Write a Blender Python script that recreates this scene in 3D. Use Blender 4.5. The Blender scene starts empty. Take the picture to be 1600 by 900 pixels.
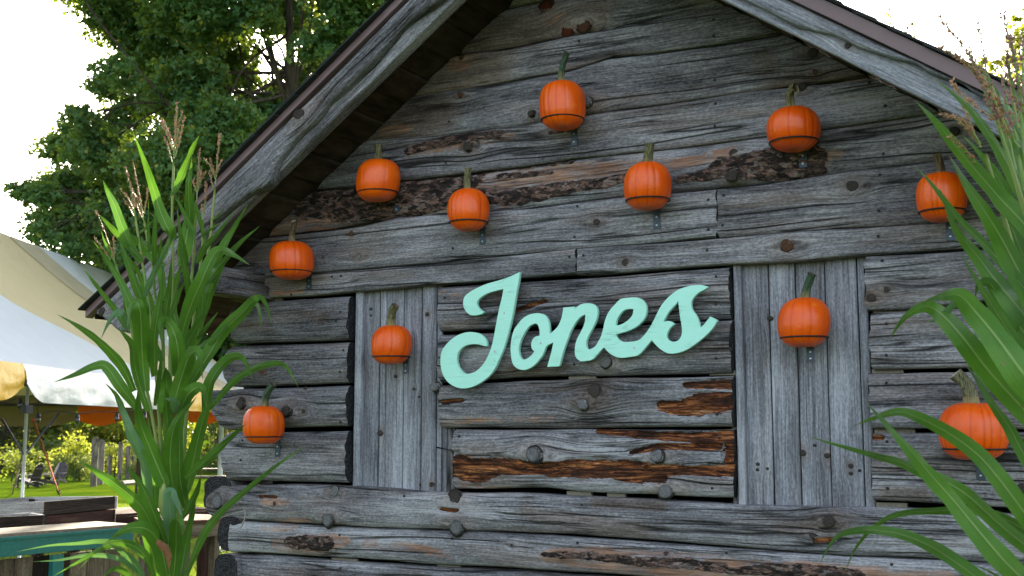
import bpy, bmesh, math, random
import numpy as np
from mathutils import Vector, Matrix

random.seed(7)
rng = np.random.default_rng(11)
SC = bpy.context.scene
COL = SC.collection

# ------------------------------------------------------------------ camera
FPX = 1800.0                       # focal length in pixels of the 1600 px wide photograph
YAW, DIST, EYE = math.radians(28.7), 4.9, 1.6
PITCH = math.atan((671 - 450) / FPX)
CF = np.array([-math.sin(YAW) * math.cos(PITCH), math.cos(YAW) * math.cos(PITCH), math.sin(PITCH)])
CR = np.array([math.cos(YAW), math.sin(YAW), 0.0])
CU = np.cross(CR, CF)
CP = np.array([0.0, -DIST, EYE])
cam_data = bpy.data.cameras.new("camera")
cam = bpy.data.objects.new("camera", cam_data)
COL.objects.link(cam)
cam_data.sensor_width = 36.0
cam_data.lens = 36.0 * FPX / 1600.0
cam_data.clip_start = 0.05
cam_data.clip_end = 3000.0
cam_data.dof.use_dof = True
cam_data.dof.focus_distance = 5.4
cam_data.dof.aperture_fstop = 7.5
cam.matrix_world = Matrix(((CR[0], CU[0], -CF[0], CP[0]), (CR[1], CU[1], -CF[1], CP[1]),
                           (CR[2], CU[2], -CF[2], CP[2]), (0, 0, 0, 1)))
SC.camera = cam

# ------------------------------------------------------------------ sky, sun, exposure
SUN_EL, SUN_AZ = math.radians(17), math.radians(-31)      # azimuth from +Y (behind the cabin) towards -X
SUN_DIR = Vector((math.sin(SUN_AZ) * math.cos(SUN_EL), math.cos(SUN_AZ) * math.cos(SUN_EL), math.sin(SUN_EL)))
world = bpy.data.worlds.new("World")
SC.world = world
world.use_nodes = True
wn, wl = world.node_tree.nodes, world.node_tree.links
wn.clear()
w_out = wn.new("ShaderNodeOutputWorld")
w_bg = wn.new("ShaderNodeBackground")
w_sky = wn.new("ShaderNodeTexSky")
w_sky.sky_type = 'NISHITA'
w_sky.sun_disc = False
w_sky.sun_elevation = SUN_EL
w_sky.sun_rotation = SUN_AZ
w_sky.air_density = 1.0
w_sky.dust_density = 2.5
w_sky.ozone_density = 1.0
w_hsv = wn.new("ShaderNodeHueSaturation")                 # thin high cloud takes most of the blue out of the sky
w_hsv.inputs["Saturation"].default_value = 0.57
w_hsv.inputs["Value"].default_value = 1.0
w_bg.inputs["Strength"].default_value = 0.13
wl.new(w_sky.outputs[0], w_hsv.inputs["Color"])
wl.new(w_hsv.outputs[0], w_bg.inputs["Color"])
wl.new(w_bg.outputs[0], w_out.inputs["Surface"])

sun_data = bpy.data.lights.new("sun", 'SUN')
sun_data.energy = 4.0
sun_data.angle = math.radians(0.5)
sun_data.color = (1.0, 0.86, 0.66)
sun = bpy.data.objects.new("sun", sun_data)
COL.objects.link(sun)
sun.rotation_euler = SUN_DIR.to_track_quat('Z', 'Y').to_euler()
sun.location = (0, 0, 12)

SC.view_settings.view_transform = 'Standard'
SC.view_settings.look = 'None'
SC.view_settings.exposure = 2.28
SC.view_settings.gamma = 1.0
SC.view_settings.use_curve_mapping = False

# ------------------------------------------------------------------ helpers
def W(px, py, y=0.0):
    """where the sight line through a photograph pixel meets the upright plane at depth y"""
    d = CF + CR * (px - 800) / FPX + CU * (450 - py) / FPX
    return CP + d * ((y + DIST) / d[1])

def WD(px, py, dep):
    """the point on that sight line at the given distance"""
    return CP + (CF + CR * (px - 800) / FPX + CU * (450 - py) / FPX) * dep

def WZ(px, py, z):
    d = CF + CR * (px - 800) / FPX + CU * (450 - py) / FPX
    return CP + d * ((z - EYE) / d[2])

def _h(ix, iy, iz, seed):
    n = (ix * 374761393 + iy * 668265263 + iz * 2147483647 + seed * 974634777) & 0xFFFFFFFF
    n = ((n ^ (n >> 13)) * 1274126177) & 0xFFFFFFFF
    n = n ^ (n >> 16)
    return (n & 0xFFFF) / 32767.5 - 1.0

def noise(x, y, z=0.0, seed=0, octaves=1, gain=0.5):
    x, y, z = np.broadcast_arrays(np.asarray(x, float), np.asarray(y, float), np.asarray(z, float))
    out, amp = np.zeros(x.shape), 1.0
    for o in range(octaves):
        X, Y, Z = x * 2 ** o, y * 2 ** o, z * 2 ** o
        ix, iy, iz = np.floor(X).astype(np.int64), np.floor(Y).astype(np.int64), np.floor(Z).astype(np.int64)
        fx, fy, fz = X - ix, Y - iy, Z - iz
        fx, fy, fz = fx * fx * (3 - 2 * fx), fy * fy * (3 - 2 * fy), fz * fz * (3 - 2 * fz)
        def L(a, b, t): return a + (b - a) * t
        s = seed + o * 17
        v = L(L(L(_h(ix, iy, iz, s), _h(ix + 1, iy, iz, s), fx), L(_h(ix, iy + 1, iz, s), _h(ix + 1, iy + 1, iz, s), fx), fy),
              L(L(_h(ix, iy, iz + 1, s), _h(ix + 1, iy, iz + 1, s), fx), L(_h(ix, iy + 1, iz + 1, s), _h(ix + 1, iy + 1, iz + 1, s), fx), fy), fz)
        out += v * amp
        amp *= gain
    return out

def new_obj(name, me, parent=None):
    o = bpy.data.objects.new(name, me)
    COL.objects.link(o)
    if parent is not None: o.parent = parent
    return o

def mesh(name, verts, faces, mats, parent=None, smooth=True, mi=None, attrs=None, loc=None):
    """verts are world (or thing-local) points; faces a list or an (n,4)/(n,3) array"""
    verts = np.asarray(verts, float)
    me = bpy.data.meshes.new(name)
    if isinstance(faces, np.ndarray):
        n, k = faces.shape
        me.vertices.add(len(verts)); me.vertices.foreach_set("co", verts.ravel())
        me.loops.add(n * k); me.loops.foreach_set("vertex_index", faces.astype(np.int32).ravel())
        me.polygons.add(n); me.polygons.foreach_set("loop_start", np.arange(0, n * k, k, dtype=np.int32))
        me.polygons.foreach_set("loop_total", np.full(n, k, dtype=np.int32))
        me.update(calc_edges=True)
    else:
        me.from_pydata([tuple(v) for v in verts], [], [tuple(f) for f in faces])
        me.update()
    for m in (mats if isinstance(mats, (list, tuple)) else [mats]): me.materials.append(m)
    np_ = len(me.polygons)
    me.polygons.foreach_set("use_smooth", np.full(np_, bool(smooth)))
    if mi is not None: me.polygons.foreach_set("material_index", np.asarray(mi, dtype=np.int32))
    for k, (typ, data) in (attrs or {}).items():
        a = me.attributes.new(k, typ, 'POINT')
        a.data.foreach_set({'FLOAT_VECTOR': 'vector', 'FLOAT_COLOR': 'color', 'FLOAT': 'value'}[typ], np.asarray(data, dtype=np.float32).ravel())
    o = new_obj(name, me, parent)
    if loc is not None: o.location = loc
    return o

def thing(name, label, cat, loc=(0, 0, 0), group=None, rz=0.0):
    o = bpy.data.objects.new(name, None)
    COL.objects.link(o)
    o.empty_display_size = 0.1
    o.location = loc
    o.rotation_euler = (0, 0, rz)
    tag(o, label, cat, group)
    return o

def tag(o, label=None, cat=None, group=None, kind=None):
    if label: o["label"] = label
    if cat: o["category"] = cat
    if group: o["group"] = group
    if kind: o["kind"] = kind
    return o

def grid_faces(nu, nv, closed_v=False, off=0):
    i = np.arange(nu - 1)[:, None]; j = np.arange(nv if closed_v else nv - 1)[None, :]
    j2 = (j + 1) % nv
    return (np.stack([i * nv + j, (i + 1) * nv + j, (i + 1) * nv + j2, i * nv + j2], -1) + off).reshape(-1, 4)

def box_vf(c, s, rot=None):
    """12-triangle box: centre c, full size s, optional 3x3 rotation"""
    v = np.array([[x, y, z] for x in (-.5, .5) for y in (-.5, .5) for z in (-.5, .5)]) * np.asarray(s, float)
    if rot is not None: v = v @ np.asarray(rot).T
    f = [(0, 1, 3, 2), (4, 6, 7, 5), (0, 4, 5, 1), (2, 3, 7, 6), (0, 2, 6, 4), (1, 5, 7, 3)]
    return v + np.asarray(c, float), f

def box(name, c, s, mat, parent=None, rot=None, bevel=0.0, grain=None):
    v, f = box_vf(c, s, rot)
    if bevel <= 0 :
        o = mesh(name, v, f, mat, parent, smooth=False)
    else:
        bm = bmesh.new()
        bv = [bm.verts.new(p) for p in v]
        for q in f: bm.faces.new([bv[i] for i in q])
        bmesh.ops.recalc_face_normals(bm, faces=bm.faces)
        bmesh.ops.bevel(bm, geom=bm.edges[:], offset=bevel, segments=2, affect='EDGES', profile=0.6)
        me = bpy.data.meshes.new(name); bm.to_mesh(me); bm.free()
        me.materials.append(mat)
        o = new_obj(name, me, parent)
    if grain is not None: add_grain(o, grain)
    return o

def add_grain(o, axis):
    """grain coordinates for plain pieces: the long axis along the first coordinate"""
    me = o.data
    n = len(me.vertices)
    co = np.empty(n * 3); me.vertices.foreach_get("co", co); co = co.reshape(-1, 3)
    A = np.asarray(axis, float); A /= np.linalg.norm(A)
    B = np.cross(A, (0.31, 0.83, 0.46)); B /= np.linalg.norm(B); Cc = np.cross(A, B)
    off = rng.uniform(-20, 20, 3)
    g = np.stack([co @ A + off[0], co @ B + off[1], co @ Cc + off[2]], -1)
    a = me.attributes.new("grain", 'FLOAT_VECTOR', 'POINT')
    a.data.foreach_set("vector", g.astype(np.float32).ravel())

def frame_from(d):
    d = np.asarray(d, float); d = d / np.linalg.norm(d)
    a = np.array([0, 0, 1.0]) if abs(d[2]) < 0.9 else np.array([1.0, 0, 0])
    u = np.cross(a, d); u /= np.linalg.norm(u)
    return d, u, np.cross(d, u)

def tube_vf(pts, rad, n=8, cap=True):
    pts = np.asarray(pts, float); m = len(pts)
    rad = np.broadcast_to(np.asarray(rad, float), (m,))
    t = np.gradient(pts, axis=0); t /= np.linalg.norm(t, axis=1)[:, None] + 1e-12
    _, u, _ = frame_from(t[0])
    V = []
    for i in range(m):
        u = u - t[i] * (u @ t[i]); u /= np.linalg.norm(u) + 1e-12
        w = np.cross(t[i], u)
        a = np.arange(n) * 2 * math.pi / n
        V.append(pts[i] + rad[i] * (np.cos(a)[:, None] * u + np.sin(a)[:, None] * w))
    V = np.concatenate(V)
    F = [tuple(int(q) for q in f) for f in grid_faces(m, n, True)]
    if cap:
        F.append(tuple(range(n - 1, -1, -1))); F.append(tuple((m - 1) * n + k for k in range(n)))
    return V, F

def tube(name, pts, rad, mat, parent=None, n=8, smooth=True):
    v, f = tube_vf(pts, rad, n)
    return mesh(name, v, f, mat, parent, smooth=smooth)

class Build:
    """collects pieces into ONE mesh"""
    def __init__(s): s.v, s.f, s.m, s.n = [], [], [], 0
    def add(s, vf, mi=0):
        v, f = vf; v = np.asarray(v)
        s.v.append(v); s.f += [tuple(int(i) + s.n for i in q) for q in f]; s.m += [mi] * len(f); s.n += len(v)
        return s
    def build(s, name, mats, parent=None, smooth=False):
        return mesh(name, np.concatenate(s.v), s.f, mats, parent, smooth=smooth, mi=s.m)

def smooth_line(pts, n=8, closed=False, corner=None):
    """Catmull-Rom through the points; corners sharper than `corner` degrees stay sharp"""
    P = np.asarray(pts, float); N = len(P); out = []
    sharp = np.zeros(N, bool)
    if corner is not None:
        for i in range(N):
            if not closed and i in (0, N - 1): continue
            a, b = P[i] - P[i - 1], P[(i + 1) % N] - P[i]
            ang = math.degrees(math.acos(np.clip(a @ b / (np.linalg.norm(a) * np.linalg.norm(b) + 1e-9), -1, 1)))
            sharp[i] = ang > corner
    for i in range(N if closed else N - 1):
        p1, p2 = P[i], P[(i + 1) % N]
        p0 = P[i - 1] if (closed or i > 0) else 2 * p1 - p2
        p3 = P[(i + 2) % N] if (closed or i + 2 < N) else 2 * p2 - p1
        if sharp[i]: p0 = 2 * p1 - p2
        if sharp[(i + 1) % N]: p3 = 2 * p2 - p1
        for k in range(n):
            t = k / n
            out.append(0.5 * (2 * p1 + (p2 - p0) * t + (2 * p0 - 5 * p1 + 4 * p2 - p3) * t * t + (3 * p1 - p0 - 3 * p2 + p3) * t ** 3))
    if not closed: out.append(P[-1])
    return np.array(out)

# ------------------------------------------------------------------ materials
class NT:
    def __init__(s, name):
        s.mat = bpy.data.materials.new(name); s.mat.use_nodes = True
        s.n, s.l = s.mat.node_tree.nodes, s.mat.node_tree.links
        s.n.clear()
        s.out = s.n.new("ShaderNodeOutputMaterial")
        s.b = s.n.new("ShaderNodeBsdfPrincipled")
        s.l.new(s.b.outputs[0], s.out.inputs[0])
    def _in(s, sock, v):
        if isinstance(v, bpy.types.NodeSocket): s.l.new(v, sock)
        elif v is not None: sock.default_value = v
    def set(s, **k):
        names = dict(color="Base Color", rough="Roughness", metal="Metallic", spec="Specular IOR Level", normal="Normal",
                     trans="Transmission Weight", coat="Coat Weight", emis="Emission Color", estr="Emission Strength", sheen="Sheen Weight")
        for a, v in k.items(): s._in(s.b.inputs[names[a]], v)
    def attr(s, name):
        a = s.n.new("ShaderNodeAttribute"); a.attribute_name = name; return a
    def coord(s, which="Object"):
        return s.n.new("ShaderNodeTexCoord").outputs[which]
    def geo(s, which="Position"):
        return s.n.new("ShaderNodeNewGeometry").outputs[which]
    def map(s, v, scale=(1, 1, 1), loc=(0, 0, 0), rot=(0, 0, 0)):
        m = s.n.new("ShaderNodeMapping"); s._in(m.inputs[0], v)
        m.inputs["Scale"].default_value = scale; m.inputs["Location"].default_value = loc; m.inputs["Rotation"].default_value = rot
        return m.outputs[0]
    def noise(s, v, scale=1.0, detail=3, rough=0.55, dist=0.0):
        t = s.n.new("ShaderNodeTexNoise"); s._in(t.inputs["Vector"], v)
        t.inputs["Scale"].default_value = scale; t.inputs["Detail"].default_value = detail
        t.inputs["Roughness"].default_value = rough; t.inputs["Distortion"].default_value = dist
        return t.outputs["Fac"]
    def vor(s, v, scale=1.0, feature='F1', out="Distance", rand=1.0):
        t = s.n.new("ShaderNodeTexVoronoi"); t.feature = feature; s._in(t.inputs["Vector"], v)
        t.inputs["Scale"].default_value = scale; t.inputs["Randomness"].default_value = rand
        return t.outputs[out]
    def wave(s, v, scale=1.0, dist=0.0, detail=2, typ='BANDS', direction='X', dscale=1.0):
        t = s.n.new("ShaderNodeTexWave"); t.wave_type = typ
        if typ == 'BANDS': t.bands_direction = direction
        else: t.rings_direction = direction
        s._in(t.inputs["Vector"], v); t.inputs["Scale"].default_value = scale
        t.inputs["Distortion"].default_value = dist; t.inputs["Detail"].default_value = detail; t.inputs["Detail Scale"].default_value = dscale
        return t.outputs["Fac"]
    def math(s, op, a, b=None, c=None, clamp=False):
        m = s.n.new("ShaderNodeMath"); m.operation = op; m.use_clamp = clamp
        for i, v in enumerate((a, b, c)):
            if v is not None: s._in(m.inputs[i], v)
        return m.outputs[0]
    def rng(s, v, a, b, c=0.0, d=1.0, smooth=False):
        m = s.n.new("ShaderNodeMapRange"); m.clamp = True
        if smooth: m.interpolation_type = 'SMOOTHSTEP'
        s._in(m.inputs[0], v)
        for i, q in enumerate((a, b, c, d)): m.inputs[i + 1].default_value = q
        return m.outputs[0]
    def ramp(s, v, stops, interp='LINEAR'):
        r = s.n.new("ShaderNodeValToRGB"); r.color_ramp.interpolation = interp
        e = r.color_ramp.elements
        while len(e) < len(stops): e.new(0.5)
        for i, (p, c) in enumerate(stops):
            e[i].position = p; e[i].color = (*c, 1.0) if len(c) == 3 else c
        s._in(r.inputs[0], v)
        return r.outputs[0]
    def mix(s, f, a, b, blend='MIX'):
        m = s.n.new("ShaderNodeMix"); m.data_type = 'RGBA'; m.blend_type = blend
        s._in(m.inputs[0], f)
        for sock, v in ((m.inputs[6], a), (m.inputs[7], b)):
            if isinstance(v, (tuple, list)) and len(v) == 3: v = (*v, 1.0)
            s._in(sock, v)
        return m.outputs[2]
    def sep(s, v):
        m = s.n.new("ShaderNodeSeparateXYZ"); s._in(m.inputs[0], v); return m.outputs
    def comb(s, x=0.0, y=0.0, z=0.0):
        m = s.n.new("ShaderNodeCombineXYZ")
        for i, v in enumerate((x, y, z)): s._in(m.inputs[i], v)
        return m.outputs[0]
    def vadd(s, a, b):
        m = s.n.new("ShaderNodeVectorMath"); m.operation = 'ADD'; s._in(m.inputs[0], a); s._in(m.inputs[1], b); return m.outputs[0]
    def bump(s, h, dist=0.01, strength=1.0, prev=None):
        b = s.n.new("ShaderNodeBump"); s._in(b.inputs["Height"], h)
        b.inputs["Distance"].default_value = dist; b.inputs["Strength"].default_value = strength
        if prev is not None: s.l.new(prev, b.inputs["Normal"])
        return b.outputs[0]
    def rand(s):
        return s.n.new("ShaderNodeObjectInfo").outputs["Random"]

def old_wood(name, dark=(0.040, 0.039, 0.043), mid=(0.178, 0.176, 0.190), light=(0.44, 0.44, 0.465), brown=(0.14, 0.085, 0.05),
             brown_amt=0.35, masks=True, crack=1.0, bumpk=1.0):
    t = NT(name)
    g = t.attr("grain").outputs["Vector"]
    fine = t.noise(t.map(g, (2.0, 120, 120)), 1.0, 7, 0.68)              # fibres
    fib2 = t.noise(t.map(g, (7, 210, 210)), 1.0, 4, 0.75)
    band = t.noise(t.map(g, (0.7, 17, 17)), 1.0, 4, 0.55)                # broad bands along the grain
    blot = t.noise(t.map(g, (1.5, 6.5, 6.5), loc=(4, 2, 7)), 1.0, 5, 0.62)    # weather blotches
    spk = t.noise(t.map(g, (60, 130, 130)), 1.0, 3, 0.7)
    s = t.math('ADD', t.math('MULTIPLY', fine, 0.34), t.math('MULTIPLY', band, 0.22))
    s = t.math('ADD', s, t.math('MULTIPLY', blot, 0.44))
    s = t.math('ADD', s, t.math('MULTIPLY', t.math('SUBTRACT', fib2, 0.5), 0.42))
    s = t.math('ADD', s, t.math('MULTIPLY', t.math('SUBTRACT', spk, 0.5), 0.34))
    s = t.math('ADD', s, t.math('MULTIPLY', t.math('SUBTRACT', t.rand(), 0.5), 0.06))
    col = t.ramp(s, [(0.37, dark), (0.45, tuple(d * .35 + m * .65 for d, m in zip(dark, mid))), (0.505, mid), (0.565, tuple(m * 0.55 + l * 0.45 for m, l in zip(mid, light))), (0.65, light)])
    # brown, less bleached patches
    bn = t.noise(t.map(g, (1.6, 10, 10), loc=(9, 1, 3)), 1.0, 4, 0.6)
    mk = t.attr("mk")
    mR, mG, mB = t.sep(mk.outputs["Color"]) if masks else (None, None, None)
    bf = t.rng(bn, 0.50, 0.70, 0.0, brown_amt)
    brn = t.mix(s, tuple(c * 0.45 for c in brown), tuple(min(1, c * 2.3) for c in brown))
    if masks:
        bf = t.math('ADD', bf, t.math('MULTIPLY', mk.outputs["Alpha"], 0.85), clamp=True)
        brn2 = t.ramp(s, [(0.38, (0.035, 0.024, 0.016)), (0.55, (0.115, 0.082, 0.055)), (0.72, (0.27, 0.215, 0.155))])
        brn = t.mix(mk.outputs["Alpha"], brn, brn2)
    col = t.mix(bf, col, brn)
    # checks: thin dark splits following the grain
    cn = t.noise(t.map(g, (0.5, 13, 13), loc=(1, 5, 2)), 1.0, 2, 0.35)
    line = t.rng(t.math('ABSOLUTE', t.math('SUBTRACT', cn, 0.5)), 0.0, 0.030, 1.0, 0.0)
    gate = t.rng(t.noise(t.map(g, (1.3, 6, 6), loc=(3, 8, 1)), 1.0, 2), 0.47, 0.56)
    cn2 = t.noise(t.map(g, (1.1, 34, 34), loc=(6, 5, 9)), 1.0, 2, 0.4)
    line2 = t.rng(t.math('ABSOLUTE', t.math('SUBTRACT', cn2, 0.5)), 0.0, 0.055, 0.9, 0.0)
    gate2 = t.rng(t.noise(t.map(g, (2.3, 9, 9), loc=(7, 8, 4)), 1.0, 2), 0.52, 0.62)
    ck = t.math('MULTIPLY', t.math('MAXIMUM', t.math('MULTIPLY', line, gate), t.math('MULTIPLY', line2, gate2)), crack, clamp=True)
    col = t.mix(ck, col, (0.012, 0.011, 0.010))
    h = t.math('ADD', t.math('MULTIPLY', fine, 1.0), t.math('MULTIPLY', fib2, 0.5))
    h = t.math('SUBTRACT', h, t.math('MULTIPLY', ck, 2.2))
    rough = 0.82
    if masks:
        # knot surroundings (blue channel): swirl darker
        jag = t.noise(t.map(g, (9, 34, 34)), 1.0, 4, 0.65)
        jag2 = t.noise(t.map(g, (14, 34, 34), loc=(2, 2, 2)), 1.0, 6, 0.75)
        # bare inner wood: orange stain (green holds bark + stain: >0.5 bark)
        rf = t.rng(t.math('ADD', mR, t.math('MULTIPLY', t.math('SUBTRACT', jag, 0.5), 1.25)), 0.47, 0.53)
        rfine = t.noise(t.map(g, (3.5, 60, 60), loc=(5, 5, 5)), 1.0, 6, 0.7)
        rblk = t.vor(t.vadd(t.map(g, (9, 70, 70)), t.comb(0.0, t.math('MULTIPLY', jag, 5.0), 0.0)), 1.0, 'DISTANCE_TO_EDGE')
        rcol = t.ramp(rfine, [(0.38, (0.016, 0.008, 0.006)), (0.47, (0.085, 0.028, 0.013)), (0.54, (0.27, 0.085, 0.027)), (0.62, (0.58, 0.24, 0.085)), (0.70, (0.46, 0.36, 0.26))])
        rcol = t.mix(t.rng(rblk, 0.0, 0.05, 0.55, 0.0), rcol, (0.02, 0.009, 0.006))
        rcol = t.mix(t.rng(t.noise(t.map(g, (5, 30, 30), loc=(1, 7, 7)), 1.0, 4), 0.50, 0.60, 0.0, 0.8), rcol, (0.045, 0.019, 0.012))
        col = t.mix(rf, col, rcol)
        of = t.rng(t.math('ADD', mB, t.math('MULTIPLY', t.math('SUBTRACT', jag2, 0.5), 1.7)), 0.40, 0.62)
        ocol = t.ramp(rfine, [(0.30, (0.07, 0.035, 0.022)), (0.45, (0.24, 0.115, 0.068)), (0.58, (0.44, 0.26, 0.17)), (0.72, (0.52, 0.42, 0.34))])
        col = t.mix(t.math('MULTIPLY', of, t.rng(t.noise(t.map(g, (5, 24, 24), loc=(4, 4, 9)), 1.0, 4, .6), .38, .62, .15, .9)), col, ocol)
        kf = t.rng(t.math('ADD', mG, t.math('MULTIPLY', t.math('SUBTRACT', jag2, 0.5), 1.3)), 0.47, 0.53)
        pv = t.map(g, (30, 62, 62))
        pv = t.vadd(pv, t.comb(t.math('MULTIPLY', jag, 4.5), t.math('MULTIPLY', jag2, 4.5), 0.0))
        pl = t.vor(pv, 1.0, 'DISTANCE_TO_EDGE')
        pn = t.noise(t.map(g, (22, 70, 70), loc=(8, 3, 1)), 1.0, 6, 0.72)
        pc = t.math('ADD', t.math('MULTIPLY', t.sep(t.vor(pv, 1.0, 'F1', "Color"))[0], .45), t.math('MULTIPLY', pn, .62))
        bcol = t.ramp(pc, [(0.28, (0.016, 0.012, 0.011)), (0.44, (0.058, 0.042, 0.037)), (0.55, (0.125, 0.088, 0.076)), (0.64, (0.33, 0.185, 0.14)), (0.76, (0.30, 0.25, 0.235))])
        bcol = t.mix(t.rng(pl, 0.0, 0.10, .85, 0.0), bcol, (0.012, 0.009, 0.008))
        col = t.mix(kf, col, bcol)
        h = t.math('ADD', h, t.math('MULTIPLY', kf, t.math('ADD', t.rng(pl, 0.0, 0.3, 0.0, 1.6), t.math('MULTIPLY', pc, 4.0))))
        h = t.math('SUBTRACT', h, t.math('MULTIPLY', rf, t.math('ADD', 1.5, t.rng(rblk, 0.0, 0.08, 1.8, 0.0))))
        h = t.math('ADD', h, t.math('MULTIPLY', rf, t.math('MULTIPLY', rfine, 2.5)))
    t.set(color=col, rough=rough, spec=0.25, normal=t.bump(h, 0.0035 * bumpk, 1.0))
    return t.mat

def simple(name, col, rough=0.6, metal=0.0, spec=0.4, var=0.0, scale=20.0, bump=0.0, stretch=(1, 1, 1), dirt=None):
    t = NT(name)
    c = t.coord()
    n = t.noise(t.map(c, stretch), scale, 5, 0.6)
    a = tuple(max(0, q * (1 - var)) for q in col); b = tuple(min(1, q * (1 + var)) for q in col)
    cc = t.mix(t.rng(n, 0.3, 0.7), a, b)
    if dirt: cc = t.mix(t.rng(t.noise(c, scale * 0.3, 4, 0.6), 0.52, 0.72, 0.0, dirt[1]), cc, dirt[0])
    t.set(color=cc, rough=rough, metal=metal, spec=spec)
    if bump: t.set(normal=t.bump(n, bump))
    return t.mat

M = {}
M['log'] = old_wood("weathered_log")
M['board'] = old_wood("weathered_board", dark=(0.095, 0.098, 0.112), mid=(0.235, 0.243, 0.275), light=(0.45, 0.465, 0.515), brown_amt=0.12, masks=True, crack=0.5, bumpk=0.6)
M['plank'] = old_wood("plain_weathered_plank", masks=False, crack=0.5)
M['soffit'] = None

def end_grain():
    t = NT("end_grain")
    c = t.attr("grain").outputs["Vector"]
    r = t.wave(c, 22.0, 1.2, 3, 'RINGS', 'X', 6.0)
    n = t.noise(c, 60, 4, 0.6)
    f = t.math('ADD', t.math('MULTIPLY', r, 0.14), t.math('MULTIPLY', n, 0.86))
    col = t.ramp(f, [(0.32, (0.009, 0.009, 0.010)), (0.55, (0.034, 0.034, 0.037)), (0.8, (0.10, 0.10, 0.105))])
    ck = t.vor(t.map(c, (1, 16, 16)), 1.0, 'DISTANCE_TO_EDGE')
    col = t.mix(t.rng(ck, 0.0, 0.02, .8, 0.0), col, (0.01, 0.01, 0.01))
    t.set(color=col, rough=0.9, spec=0.1, normal=t.bump(f, 0.004))
    return t.mat
M['end'] = end_grain()

def knot_mat(name, a, b, ring=(0.012, 0.010, 0.009)):
    t = NT(name)
    c = t.coord()
    cc = t.vadd(c, t.comb(t.math('MULTIPLY', t.noise(c, 60, 2), 0.006), 0.0, t.math('MULTIPLY', t.noise(t.map(c, loc=(3, 3, 3)), 60, 2), 0.006)))
    r = t.wave(cc, 70.0, 1.0, 3, 'RINGS', 'Y', 2.0)
    n = t.noise(c, 120, 4, 0.65)
    f = t.math('ADD', t.math('MULTIPLY', r, 0.45), t.math('MULTIPLY', n, 0.55))
    col = t.mix(t.rng(f, 0.3, 0.7), a, b)
    x, y, z = t.sep(c)
    rad = t.math('POWER', t.math('ADD', t.math('MULTIPLY', x, x), t.math('MULTIPLY', z, z)), 0.5)
    sp = t.vor(t.map(c, (70, 1, 22)), 1.0, 'DISTANCE_TO_EDGE')
    col = t.mix(t.rng(sp, 0.0, 0.035, 0.7, 0.0), col, ring)
    col = t.mix(t.rng(rad, 0.022, 0.034, 0.0, 0.5), col, ring)
    t.set(color=col, rough=0.85, spec=0.15, normal=t.bump(f, 0.003))
    return t.mat
M['knot_grey'] = knot_mat("grey_knot", (0.05, 0.05, 0.052), (0.30, 0.30, 0.31))
M['knot_dark'] = knot_mat("dark_knot", (0.016, 0.014, 0.013), (0.105, 0.090, 0.078))
M['knot_brown'] = knot_mat("brown_knot", (0.035, 0.016, 0.010), (0.17, 0.085, 0.05))
M['knot_red'] = knot_mat("red_knot", (0.03, 0.010, 0.006), (0.16, 0.04, 0.018))
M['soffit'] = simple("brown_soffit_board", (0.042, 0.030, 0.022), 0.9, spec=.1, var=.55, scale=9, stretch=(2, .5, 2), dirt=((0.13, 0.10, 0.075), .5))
M['nail'] = simple("old_nail", (0.035, 0.032, 0.036), 0.5, 0.6, var=0.4, scale=300)
M['zinc'] = simple("zinc_screw", (0.45, 0.47, 0.5), 0.35, 0.9, var=0.2, scale=300)

# =================================================================== the log cabin
cabin = thing("log_cabin", "weathered grey log cabin gable with boarded windows and shingle roof", "cabin", (-2.29, 0, 0))
CAB0 = np.array([-2.29, 0, 0])

XA = -2.294                        # ridge
SOF = 5.590                        # underside of the roof boards: z = SOF + 0.688 x on the left slope
TS = 0.688
def sof_left(z, c=SOF): return (z - c) / TS
def sof_right(z, c=SOF): return 2 * XA - (z - c) / TS

# -- features read off the wall: knots (px, py, radius px, kind, stands proud in m)
KNOTS = [
 (853,12,14,'red',.006),(885,48,11,'red',.010),(912,41,12,'brown',.012),(833,179,6,'dark',.03),(921,161,8,'grey',.035),(735,230,9,'dark',.035),
 (1146,239,8,'dark',-.006),(1145,277,9,'dark',.02),(1270,82,9,'dark',-.004),(1274,113,5,'brown',.004),(1254,137,7,'dark',.012),(932,347,6,'dark',-.003),
 (560,402,5,'grey',.006),(549,365,4,'brown',.003),(977,410,6,'dark',.005),(1331,290,10,'dark',-.004),(1230,383,10,'brown',.004),(1360,465,8,'dark',-.002),
 (1386,452,5,'dark',-.002),(451,643,9,'dark',.04),(473,607,4,'dark',-.002),(474,643,4,'dark',-.002),(409,580,5,'brown',.003),(379,631,9,'dark',.025),
 (930,611,11,'dark',.012),(914,632,8,'grey',.03),(838,710,12,'grey',.05),(1030,712,10,'grey',.045),(1040,768,11,'grey',.025),(947,565,10,'grey',.01),
 (711,777,11,'dark',.01),(515,812,11,'grey',.03),(715,824,13,'grey',.03),(523,767,8,'grey',.012),(430,787,4,'brown',.004),(340,783,11,'grey',.006),
 (1295,816,10,'dark',.012),(1268,837,4,'dark',.004),(1598,765,9,'dark',.01),(1040,865,4,'dark',.003),(722,91,5,'brown',.01),(720,149,5,'brown',.01),
 (1490,205,9,'dark',-.004),(1352,290,3,'dark',.0),(598,300,3,'brown',.0),(700,570,5,'dark',.004),(800,852,3,'dark',.003),(1150,640,3,'dark',.0),
]
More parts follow.
